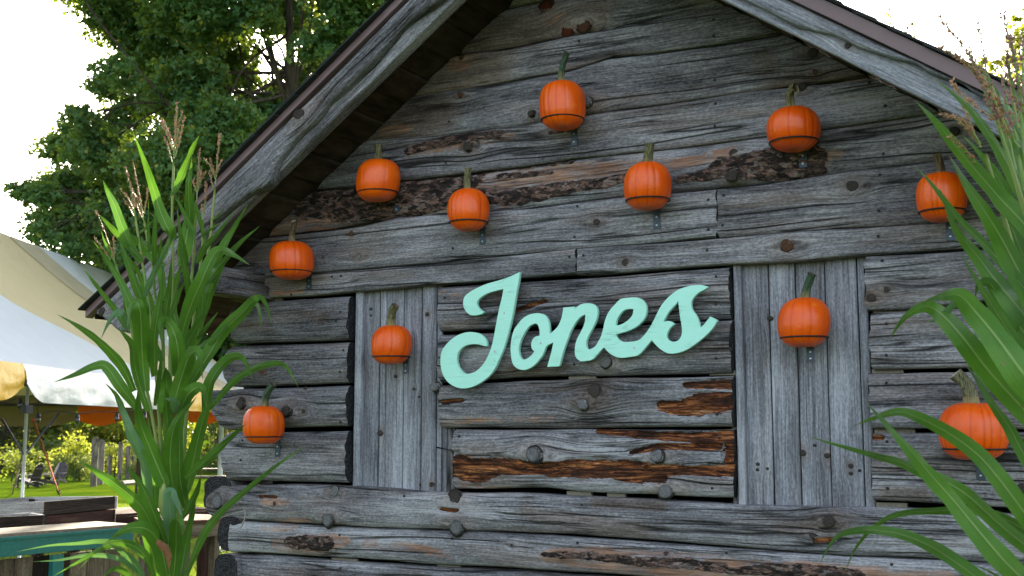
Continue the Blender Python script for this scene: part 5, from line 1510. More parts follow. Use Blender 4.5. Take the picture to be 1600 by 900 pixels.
# =================================================================== lawn furniture
M['chair'] = simple("dark_purple_paint", (0.035, 0.026, 0.034), .5, var=.3, scale=20)
def make_chair(label):
    th = thing("lounge_chair", label, "chair", (0, 0, 0), "slatted lounge chairs on the far lawn")
    for s in (-1, 1):
        box("leg", (s * .30, .28, .17), (.04, .10, .36), M['chair'], th)
        box("side_rail", (s * .26, -.10, .22), (.03, .85, .10), M['chair'], th, rot=np.array(Matrix.Rotation(math.radians(14), 3, 'X')))
        box("armrest", (s * .34, 0.0, .52), (.12, .66, .025), M['chair'], th)
        box("arm_post", (s * .31, .26, .40), (.04, .09, .24), M['chair'], th)
    for k in range(5): box("seat_slat", (0, .26 - k * .115, .36 - k * .028), (.52, .095, .02), M['chair'], th, rot=np.array(Matrix.Rotation(math.radians(14), 3, 'X')))
    for k in range(5):
        x = (k - 2) * .108; hgt_ = .80 - .05 * abs(k - 2) ** 1.5
        box("back_slat", (x, -.32 - hgt_ * .16, .26 + hgt_ / 2 * .95), (.095, .02, hgt_), M['chair'], th, rot=np.array(Matrix.Rotation(math.radians(22), 3, 'X')))
    for z in (.42, .78): box("back_rail", (0, -.37 - (z - .3) * .4, z), (.54, .02, .06), M['chair'], th)
    return th
def copy_thing(root, label=None):
    c = root.copy(); COL.objects.link(c)
    if label: c["label"] = label
    for ch in root.children:
        d = ch.copy(); COL.objects.link(d); d.parent = c
        d.matrix_parent_inverse = ch.matrix_parent_inverse
        for g_ in ch.children:
            q = g_.copy(); COL.objects.link(q); q.parent = d
    return c
CHL = ["dark slatted lounge chair furthest left on the sunlit lawn, facing left", "dark slatted lounge chair in the middle of the trio, back toward the viewer", "dark slatted lounge chair furthest right of the trio, behind the red strap"]
ch0 = make_chair(CHL[0])
for i, (px, py, rz, dq) in enumerate([(44, 762, 100, 0), (68, 761, 150, 0), (86, 758, 200, 0)]):
    c = ch0 if i == 0 else copy_thing(ch0, CHL[i])
    g = G(px, py); c.location = tuple(g); c.rotation_euler = (0, 0, math.radians(rz)); c.scale = (.95, .95, .95)
# weathered posts
M['post'] = old_wood("weathered_post", dark=(0.05, 0.04, 0.035), mid=(0.17, 0.14, 0.12), light=(0.38, 0.33, 0.29), masks=False)
PL = ["leftmost and tallest weathered post on the lawn", "weathered post just right of the tallest one", "thinner weathered post standing third from the left", "weathered post fourth from the left, before the corn", "weathered post half behind the corn blade", "rightmost weathered post seen among the corn leaves"]
for i, (x0, x1, yt, yb) in enumerate([(141, 151, 685, 760), (152, 161, 689, 757), (167, 174, 693, 747), (183, 190, 692, 749), (195, 202, 698, 748), (203, 210, 705, 746)]):
    g = G((x0 + x1) / 2, yb); d = (g - CP) @ CF
    h = (yb - yt) * d / FPX; rpx = (x1 - x0) / 2 * d / FPX
    th = thing("wooden_post", PL[i], "post", tuple(g), "weathered wooden posts in a row on the lawn")
    n = 14; a = np.arange(n) * 2 * math.pi / n; zs_ = np.concatenate([[-.2], np.linspace(0, h, 14)])
    V = np.concatenate([np.stack([np.cos(a) * rpx * (1 + .12 * noise(np.cos(a) * 2, np.sin(a) * 2, z * .8 + i * 7, 401, 2)), np.sin(a) * rpx * (1 + .12 * noise(np.cos(a) * 2, np.sin(a) * 2, z * .8 + i * 7, 401, 2)), np.full(n, z)], -1) for z in zs_])
    F = [tuple(int(q) for q in f) for f in grid_faces(len(zs_), n, True)] + [tuple((len(zs_) - 1) * n + k for k in range(n))]
    o = mesh("shaft", V, F, M['post'], th, attrs={'grain': ('FLOAT_VECTOR', np.stack([V[:, 2], V[:, 0] + i * 3, V[:, 1]], -1))})
    tube("cracked_top", [(0, 0, h), (0, 0, h + .03)], [rpx * .8, rpx * .5], M['post'], th, n=9, smooth=False)
a, b = G(190, 759), G(218, 756)
tm = thing("timber_edging", "dark landscape timber lying on the grass right of the posts", "timber", tuple((a + b) / 2))
u_ = (b - a) / np.linalg.norm(b - a); v_, f_ = tube_vf([a - (a + b) / 2 + [0, 0, .09], b - (a + b) / 2 + [0, 0, .09]], .12, 6); mesh("timber", v_, f_, M['post'], tm, smooth=False); add_grain(tm.children[0], u_)
mesh("end_spike", *tube_vf([(0, 0, -.1), (0, 0, .24)], .02, 6), M['iron'], tm)

# picnic table far behind the corn
M['brown_wood'] = old_wood("dark_brown_wood", dark=(0.006, 0.004, 0.003), mid=(0.020, 0.012, 0.009), light=(0.06, 0.042, 0.033), masks=False, crack=.5)
M['red_wood'] = old_wood("maroon_wood", dark=(0.010, 0.003, 0.003), mid=(0.034, 0.010, 0.009), light=(0.09, 0.034, 0.028), masks=False, crack=.4)
M['rust_top'] = old_wood("worn_red_table_top", dark=(0.04, 0.016, 0.012), mid=(0.12, 0.055, 0.038), light=(0.24, 0.15, 0.11), masks=False, crack=.5)
M['grey_wood'] = old_wood("pale_crate_wood", dark=(0.13, 0.12, 0.11), mid=(0.34, 0.32, 0.30), light=(0.58, 0.56, 0.54), masks=False, crack=.5)
M['tan_wood'] = old_wood("tan_board", dark=(0.05, 0.038, 0.026), mid=(0.13, 0.105, 0.075), light=(0.26, 0.22, 0.17), masks=False, crack=.4)
M['teal'] = simple("teal_paint", (0.018, 0.155, 0.135), .5, var=.16, scale=14, stretch=(.4, 3, 3), bump=.002, dirt=((0.05, 0.13, 0.11), .5))
M['teal_top'] = simple("worn_counter_top", (0.22, 0.175, 0.12), .8, var=.3, scale=9, stretch=(.4, 3, 3), dirt=((0.10, 0.16, 0.13), .5))
g = G(325, 764)
pt = thing("picnic_table", "dark brown picnic table on the grass behind the corn stalks", "picnic table", tuple(g), rz=YAW + .3)
for k in range(5): box("top_board", (0, (k - 2) * .15, .74), (1.7, .14, .04), M['brown_wood'], pt, grain=(1, 0, 0))
for s in (-1, 1):
    for k in range(2): box("bench_board", (0, s * (.62 + k * .13), .44), (1.7, .12, .04), M['brown_wood'], pt, grain=(1, 0, 0))
    box("cross_rail", (s * .6, 0, .40), (.04, 1.5, .09), M['brown_wood'], pt, grain=(0, 1, 0)); box("top_rail", (s * .6, 0, .69), (.04, .7, .07), M['brown_wood'], pt, grain=(0, 1, 0))
    for q in (-1, 1): box("leg", (s * .64, q * .42, .35), (.04, .09, .80), M['brown_wood'], pt, rot=np.array(Matrix.Rotation(q * math.radians(28), 3, 'X')), grain=(0, 0, 1))

# =================================================================== crates, counter and tables at the lower left
def quad_box(name, P, drop, thick, mat, parent, base, inward, grain=None):
    """upright plank: top edge P[0]..P[1], height drop, thickness along inward"""
    a, b = np.asarray(P[0], float), np.asarray(P[1], float)
    L = np.linalg.norm(b - a); x = (b - a) / L; y = np.asarray(inward, float) - x * (np.asarray(inward) @ x); y /= np.linalg.norm(y); z = np.cross(x, y)
    if z[2] < 0: z = -z
    c = (a + b) / 2 + y * thick / 2 - z * drop / 2 - base
    o = box(name, c, (L, thick, drop), M[mat], parent, rot=np.stack([x, y, z], 1), bevel=.004, grain=None)
    if grain is not None and M[mat].name not in ('teal_paint', 'worn_counter_top'): add_grain(o, x if grain == 'x' else z)
    return o
def crate(name, label, N, Rt, Lf, h, mats, group="wooden planter crates stacked on the counter"):
    """open box: near corner N, right corner Rt, left corner Lf (top rim points)"""
    th = thing(name, label, "crate", tuple(N - [0, 0, h]), group); B0 = N - np.array([0, 0, h])
    far = Rt + Lf - N; cen = (N + far) / 2
    inn = lambda a, b: cen - (a + b) / 2
    for (a, b, mt) in ((N, Rt, mats[0]), (Lf, N, mats[1]), (Rt, far, mats[2]), (far, Lf, mats[2])):
        rows = 1
        quad_box("side_board", (a, b), h, .03, mt, th, B0, inn(a, b), 'x')
    ax, ay = (Rt - N), (Lf - N)
    for k in range(5):
        p0 = N + ay * ((k + .5) / 5) - [0, 0, h - .012]
        L = np.linalg.norm(ax); x = ax / L; y = ay / np.linalg.norm(ay)
        o = box("bottom_board", p0 + ax / 2 - B0, (L - .07, np.linalg.norm(ay) / 5 - .012, .018), M['brown_wood'], th, rot=np.stack([x, np.cross([0, 0, 1.], x), [0, 0, 1.]], 1)); add_grain(o, x)
    for (p, s_) in ((N, 1), (Rt, 1), (Lf, 1), (far, 1)):
        q = p + (cen - p) / np.linalg.norm(cen - p) * .07; box("corner_block", (q - [0, 0, h / 2 + .006]) - B0, (.035, .035, h - .02), M['brown_wood'], th)
    return th
zA = 1.0
N = WZ(69, 784, zA); Rt = WZ(184, 775, zA)
Lf = N + (WZ(-80, 785.5, zA) - N); 
crate("planter_crate", "upper dark open wooden crate with pale grey left side", N, Rt, Lf, .112, ('brown_wood', 'grey_wood', 'grey_wood'))
N2 = N - [0, 0, .118] + (Rt - N) * .02; R2_ = Rt - [0, 0, .118] - (Rt - N) * .02
crate("planter_crate", "shadowed dark red crate directly under the upper crate", N2, R2_, Lf - [0, 0, .118], .16, ('red_wood', 'brown_wood', 'brown_wood'))
NB = WZ(72, 804.5, .93); RB = WZ(78, 799.5, .93) + 0; LB_ = WZ(-90, 812, .93)
bk_ = np.cross([0, 0, 1.], (NB - LB_) / np.linalg.norm(NB - LB_)) * .34
crate("planter_crate", "lower left dark brown crate at the counter's back edge", LB_, NB, LB_ + bk_, .155, ('brown_wood', 'brown_wood', 'grey_wood'))
# teal counter
zc = .95
c0_, c1_ = WZ(-60, 845, zc), WZ(207, 823.5, zc)
xx = (c1_ - c0_) / np.linalg.norm(c1_ - c0_); yy = np.array([-xx[1], xx[0], 0]); 
ct_ = thing("display_counter", "teal painted display counter with worn top, crates behind it", "counter", tuple(c0_ * [1, 1, 0])); CB = c0_ * [1, 1, 0]
R3 = np.stack([xx, yy, [0, 0, 1.]], 1); Lc = np.linalg.norm(c1_ - c0_)
def cbox(name, s, y, z, size, mat, gr_=None, bevel=.004):
    return box(name, c0_ * [1, 1, 0] + xx * s + yy * y + [0, 0, z] - CB, size, M[mat], ct_, rot=R3, bevel=bevel, grain=gr_)
cbox("top_board", Lc / 2, .20, zc + .010, (Lc, .40, .022), 'teal_top')
cbox("fascia", Lc / 2, .0, zc - .060, (Lc, .035, .112), 'teal'); cbox("fascia_strip", Lc / 2, -.010, zc - .008, (Lc, .030, .020), 'teal')
for px in (83, -55): 
    s = np.interp(px, [-60, 207], [0, Lc]); cbox("leg", s, .01, (zc - .13) / 2, (.075, .05, zc - .14), 'teal')
s = np.interp(196, [-60, 207], [0, Lc]); cbox("leg", s, .30, .40, (.06, .06, .80), 'red_wood', (0, 0, 1))
for k in range(9):
    s0_ = Lc * .97 * (k + .5) / 9; cbox("back_panel_board", s0_, .075, .41, (Lc * .97 / 9 - .006, .02, .80), 'tan_wood' if k not in (4, 5) else 'brown_wood', (0, 0, 1), .002)
# maroon table behind
zt_ = .80
m0, m1 = WZ(110, 812, zt_), WZ(335, 797.5, zt_)
mt_ = thing("maroon_table", "long low maroon wooden table behind the teal counter", "table", tuple(m0 * [1, 1, 0])); MB0 = m0 * [1, 1, 0]
xx = (m1 - m0) / np.linalg.norm(m1 - m0); yy = np.array([-xx[1], xx[0], 0]); R3 = np.stack([xx, yy, [0, 0, 1.]], 1); Lm = np.linalg.norm(m1 - m0)
for k in range(5): box("top_board", m0 + xx * Lm / 2 + yy * (.08 + k * .16) + [0, 0, .012] - MB0, (Lm, .152, .024), M['rust_top' if k else 'red_wood'], mt_, rot=R3, bevel=.003, grain=tuple(xx))
box("apron", m0 + xx * Lm / 2 + yy * .02 - [0, 0, .045] - MB0, (Lm - .04, .03, .085), M['red_wood'], mt_, rot=R3, bevel=.003, grain=tuple(xx))
for s in (.05, .95):
    for q in (.06, .68): box("leg", (m0 * [1, 1, 0]) + xx * Lm * s + yy * q + [0, 0, .375] - MB0, (.08, .08, .75), M['red_wood'], mt_, rot=R3, grain=(0, 0, 1))
# octagonal table by the cabin corner
oc = WZ(283, 811, .80)
ot = thing("octagonal_table", "worn reddish octagonal table beside the cabin corner", "table", (oc[0], oc[1], 0))
a = np.arange(8) * math.pi / 4 + .55; Ro = .42
strips = 6
for k in range(strips):                              # planks clipped to the octagon
    y0_, y1_ = -Ro + 2 * Ro * k / strips + .003, -Ro + 2 * Ro * (k + 1) / strips - .003
    poly = [(math.cos(q) * Ro, math.sin(q) * Ro) for q in a]
    def clip(P, f, keep):
        out = []
        for i in range(len(P)):
            A_, B_ = P[i], P[(i + 1) % len(P)]; fa, fb = keep(A_), keep(B_)
            if fa: out.append(A_)
            if fa != fb:
                t = (f - A_[1]) / (B_[1] - A_[1]); out.append((A_[0] + (B_[0] - A_[0]) * t, f))
        return out
    poly = clip(poly, y0_, lambda p: p[1] >= y0_)
    if poly: poly = clip(poly, y1_, lambda p: p[1] <= y1_)
    if len(poly) < 3: continue
    n = len(poly); V = [(x, y, .79) for x, y in poly] + [(x, y, .815) for x, y in poly]
    F = [tuple(range(n - 1, -1, -1)), tuple(range(n, 2 * n))] + [(i, (i + 1) % n, n + (i + 1) % n, n + i) for i in range(n)]
    o = mesh("top_board", V, F, M['rust_top'], ot, smooth=False); add_grain(o, (1, 0, 0))
for k in range(8):
    q0, q1 = a[k], a[(k + 1) % 8]; p0, p1 = np.array([math.cos(q0), math.sin(q0), 0]) * (Ro - .045), np.array([math.cos(q1), math.sin(q1), 0]) * (Ro - .045)
    mid = (p0 + p1) / 2; xx = (p1 - p0) / np.linalg.norm(p1 - p0); yy = mid / np.linalg.norm(mid)
    box("apron_board", mid + [0, 0, .725], (np.linalg.norm(p1 - p0) - .004, .025, .125), M['tan_wood'], ot, rot=np.stack([xx, yy, [0, 0, 1.]], 1), grain=tuple(xx))
for k in range(4):
    q = k * math.pi / 2 + .9; box("leg", (math.cos(q) * .30, math.sin(q) * .30, .33), (.07, .07, .66), M['tan_wood'], ot, grain=(0, 0, 1))

# =================================================================== corn stalks
def corn_leaf_mat():
    t = NT("corn_leaf")
    at = t.attr("luv").outputs["Vector"]; u, v, r = t.sep(at)
    c = t.coord()
    au = t.math('ABSOLUTE', u)
    big = t.noise(c, 7, 4, .6)
    vein = t.math('SINE', t.math('MULTIPLY', u, 62.0)); vein2 = t.noise(t.comb(t.math('MULTIPLY', u, 26.0), t.math('MULTIPLY', v, 3.0), r), 1.0, 3, .6)
    k = t.math('ADD', t.math('MULTIPLY', big, .5), t.math('MULTIPLY', vein2, .5))
    dk, md, pl = (0.050, 0.165, 0.014), (0.150, 0.335, 0.024), (0.19, 0.36, 0.21)
    col = t.mix(t.rng(k, .3, .7), dk, md)
    col = t.mix(t.rng(r, .55, .9, 0, .9), col, pl)
    col = t.mix(t.rng(r, .0, .3, .45, 0.), col, (0.012, 0.060, 0.020))
    col = t.mix(t.rng(vein, -.2, 1.0, 0, .22), col, (0.10, 0.26, 0.07))
    rib = t.rng(au, .035, .085, 1.0, 0.0)
    col = t.mix(t.math('MULTIPLY', rib, t.rng(v, .55, .95, .85, 0.)), col, (0.34, 0.46, 0.15))
    tipf = t.rng(t.math('ADD', v, t.math('MULTIPLY', t.math('SUBTRACT', big, .5), .12)), .955, .985)
    col = t.mix(tipf, col, (0.30, 0.24, 0.10))
    hole = t.rng(t.noise(c, 30, 3), .66, .72, 0, .8)
    col = t.mix(hole, col, (0.19, 0.21, 0.06))
    t.set(color=col, rough=t.rng(k, .3, .7, .36, .50), spec=.45, normal=t.bump(t.math('ADD', vein, t.math('MULTIPLY', vein2, 2.0)), .0006))
    tr = t.n.new("ShaderNodeBsdfTranslucent"); t._in(tr.inputs[0], t.mix(.5, col, (0.18, 0.42, 0.03)))
    mx = t.n.new("ShaderNodeMixShader"); mx.inputs[0].default_value = .25
    t.l.new(t.b.outputs[0], mx.inputs[1]); t.l.new(tr.outputs[0], mx.inputs[2]); t.l.new(mx.outputs[0], t.out.inputs[0])
    return t.mat
M['corn_leaf'] = corn_leaf_mat()
M['dry_leaf'] = simple("dry_corn_husk", (0.20, 0.085, 0.035), .8, var=.4, scale=60)
def stalk_mat():
    t = NT("corn_stalk"); c = t.coord()
    n = t.noise(t.map(c, (90, 90, 3)), 1.0, 4, .6); m = t.noise(c, 5, 3)
    t.set(color=t.mix(t.rng(m, .35, .65), t.mix(n, (0.10, 0.22, 0.045), (0.20, 0.33, 0.08)), (0.30, 0.33, 0.10)), rough=.45, spec=.4, normal=t.bump(n, .001))
    return t.mat
M['stalk'] = stalk_mat()
M['node'] = simple("stalk_node", (0.34, 0.30, 0.08), .55, var=.4, scale=60)
M['tassel'] = simple("tassel_spikelet", (0.42, 0.22, 0.13), .75, var=.45, scale=120)
M['tassel_p'] = simple("purple_tassel_spikelet", (0.32, 0.16, 0.14), .75, var=.45, scale=120)

def ribbon(P, wid, seed, tone, parent, base, fold=.22, twist=0.0, tw0=None, name="leaf", mat='corn_leaf', label=None):
    """a corn blade: midline P (world), full width wid(t); creased along the midrib, wavy edges"""
    rr = random.Random(seed)
    m = len(P); t = np.linspace(0, 1, m)
    T = np.gradient(P, axis=0); T /= np.linalg.norm(T, axis=1)[:, None] + 1e-9
    us = np.array([-1, -.66, -.33, -.06, .06, .33, .66, 1.0])
    th0 = tw0 if tw0 is not None else rr.uniform(-.5, .5)
    th = th0 + twist * t + .35 * np.sin(t * rr.uniform(2, 5) + rr.uniform(0, 6))
    V, UV = [], []
    for i in range(m):
        view = P[i] - CP; view /= np.linalg.norm(view)
        s = np.cross(T[i], view); s /= np.linalg.norm(s) + 1e-9
        nn = np.cross(s, T[i])
        a = s * math.cos(th[i]) + nn * math.sin(th[i]); b = np.cross(a, T[i])
        w = wid[i] / 2 / max(.8, math.cos(th[i]))
        for u in us:
            wave = .16 * math.sin(t[i] * 17 + seed + (2.0 if u > 0 else 0)) * abs(u) ** 2 + .08 * math.sin(t[i] * 41 + seed * 2 + u) * abs(u) ** 3
            V.append(P[i] + a * (u * w) + b * w * (abs(u) * fold * 1.4 + wave)); UV.append((u, t[i], tone))
    V = np.array(V) - base
    o = mesh(name, V, grid_faces(m, 8), M[mat], parent, smooth=True, attrs={'luv': ('FLOAT_VECTOR', np.array(UV))})
    if label: o["label"] = label
    return o

def tassel(branches, parent, base, depth, mat, seed, big=1.0):
    rr = np.random.default_rng(seed); V, F, n0 = [], [], 0
    axes = Build()
    for bi, br in enumerate(branches):
        k = len(br)
        P = np.array([WD(x, y, depth + .05 * math.sin(bi * 2.4) * i / max(1, k - 1)) for i, (x, y) in enumerate(br)])
        L = smooth_line(P, 14)
        ln = np.linalg.norm(L[-1] - L[0])
        if np.linalg.norm(P[0] - base) < 0: pass
        axes.add(tube_vf(L - base, np.linspace(.0026, .0009, len(L)) * big, 5))
        ns = int(ln / (.0040 * big))
        for j in range(ns):
            f = rr.uniform(.12, 1.0); q = f * (len(L) - 1); i = int(min(q, len(L) - 2)); p = L[i] + (L[i + 1] - L[i]) * (q - i)
            T = L[i + 1] - L[i]; T /= np.linalg.norm(T)
            d = rr.normal(size=3); d -= T * (d @ T); d /= np.linalg.norm(d)
            ax = T * .88 + d * rr.uniform(.25, .75); ax /= np.linalg.norm(ax); sd = np.cross(ax, d); sd /= np.linalg.norm(sd); up = np.cross(sd, ax)
            l = rr.uniform(.009, .014) * big; w = .0030 * big; p = p + d * .0015 * big
            V += [p, p + ax * l * .45 + sd * w, p + ax * l * .45 + up * w, p + ax * l * .45 - sd * w, p + ax * l * .45 - up * w, p + ax * l]
            for a_, b_ in ((1, 2), (2, 3), (3, 4), (4, 1)): F += [(n0, n0 + b_, n0 + a_), (n0 + 5, n0 + a_, n0 + b_)]
            n0 += 6
    o = mesh("tassel", np.array(V) - base, F, M[mat], parent, smooth=False)
    o["kind"] = "stuff"
    ab = axes.build("tassel_branches", M['stalk'], o, smooth=True); ab["kind"] = "stuff"
    return o

def prof(t):
    return (0.50 + 0.50 * np.sin(np.clip(t / .30, 0, 1) * np.pi / 2)) * np.clip(1 - t ** 2.0, 0, 1) ** 1.05
def add_leaf(parent, base, pts, w, d0, d1, tone, seed, kw=None, stem_d=None):
    n = len(pts); dd = np.linspace(d0, d1, n) + .04 * np.sin(np.arange(n) * 1.7 + seed)
    P = np.array([WD(x, y, d) for (x, y), d in zip(pts, dd)])
    L = smooth_line(P, max(5, int(34 / (n - 1))))
    t = np.linspace(0, 1, len(L))
    wid = w * (.95 if d0 > 4 else 1.0) * np.interp(t, [0, 1], [d0, d1]) / FPX * prof(t)
    return ribbon(L, wid, seed, tone, parent, base, **(kw or {}))

cA = lambda P: [(80 + x / 3.75, 160 + y / 3.75) for x, y in P]
cB = lambda P: [(80 + x / 3.4625, 380 + y / 3.4625) for x, y in P]
cC = lambda P: [(x / 3.2, 620 + y / 3.2) for x, y in P]
cD = lambda P: [(1260 + x / 3, 20 + y / 3) for x, y in P]
STK = [  # stem line, depth, tassel branches, label
 ([(271.5,253),(269.5,307),(269,347),(270,395),(269,444),(268,475),(266,560),(266,700),(268,910)], 5.05,
  [cA(b) for b in ([(718,330),(728,150),(738,0)],[(720,290),(700,200),(655,100)],[(725,270),(745,150),(765,55)],[(728,320),(755,200),(782,80)],[(712,280),(680,190),(640,115)],[(708,350),(690,280),(665,205)],[(712,250),(680,170),(648,95)])],
  "tallest corn stalk of the left bundle, its brown tassel highest"),
 ([(225,344),(232,384),(239,415),(242,461),(253,501),(256,600),(262,750),(266,910)], 5.1,
  [cA(b) for b in ([(540,690),(520,560),(480,345)],[(545,650),(560,560),(573,485)],[(535,650),(500,560),(465,490)],[(535,680),(515,640),(500,590)])], "corn stalk with one long reddish tassel spike, left half of the bundle"),
 ([(211,336),(220,395),(229,452),(238,520),(247,620),(255,760),(262,910)], 5.0,
  [cA(b) for b in ([(490,660),(470,520),(437,385)],[(490,650),(450,560),(402,505)],[(487,670),(455,615),(428,565)],[(490,620),(485,560),(470,500)])], "corn stalk with spread pale tassel, second from the left in the bundle"),
 ([(307,317),(305,352),(303,395),(298,452),(290,540),(283,660),(278,780),(273,910)], 5.1,
  [cA(b) for b in ([(852,580),(862,430),(868,275)],[(855,530),(838,490),(832,450)],[(860,520),(880,460),(900,410)],[(860,500),(872,450),(878,410)])], "corn stalk with compact reddish tassel in front of the verge log"),
 ([(336,293),(328.5,373),(324,403),(312,480),(298,580),(288,700),(278,910)], 5.15,
  [cA(b) for b in ([(962,480),(975,320),(990,180)],[(962,450),(940,390),(905,335)],[(965,430),(945,370),(930,325)],[(968,420),(985,370),(1000,330)],[(950,500),(935,440),(925,400)])], "rightmost tasselled corn stalk of the left bundle, across the verge log"),
 ([(317,344),(316,389),(306,470),(292,600),(283,750),(276,910)], 5.2, [cA(b) for b in ([(890,690),(903,560),(907,465)],[(890,660),(885,630),(880,600)])], "thin corn stalk with a single short tassel spike, second from right"),
 ([(180,410),(196,467),(208.5,530),(229,608),(245,690),(255.6,754),(262,910)], 4.95,
  [cA(b) for b in ([(375,940),(352,870),(310,750),(265,640)],[(368,920),(368,840),(365,785)],[(345,920),(300,850),(252,795)])], "leftmost corn stalk of the bundle, low tassel against the tent roof")]
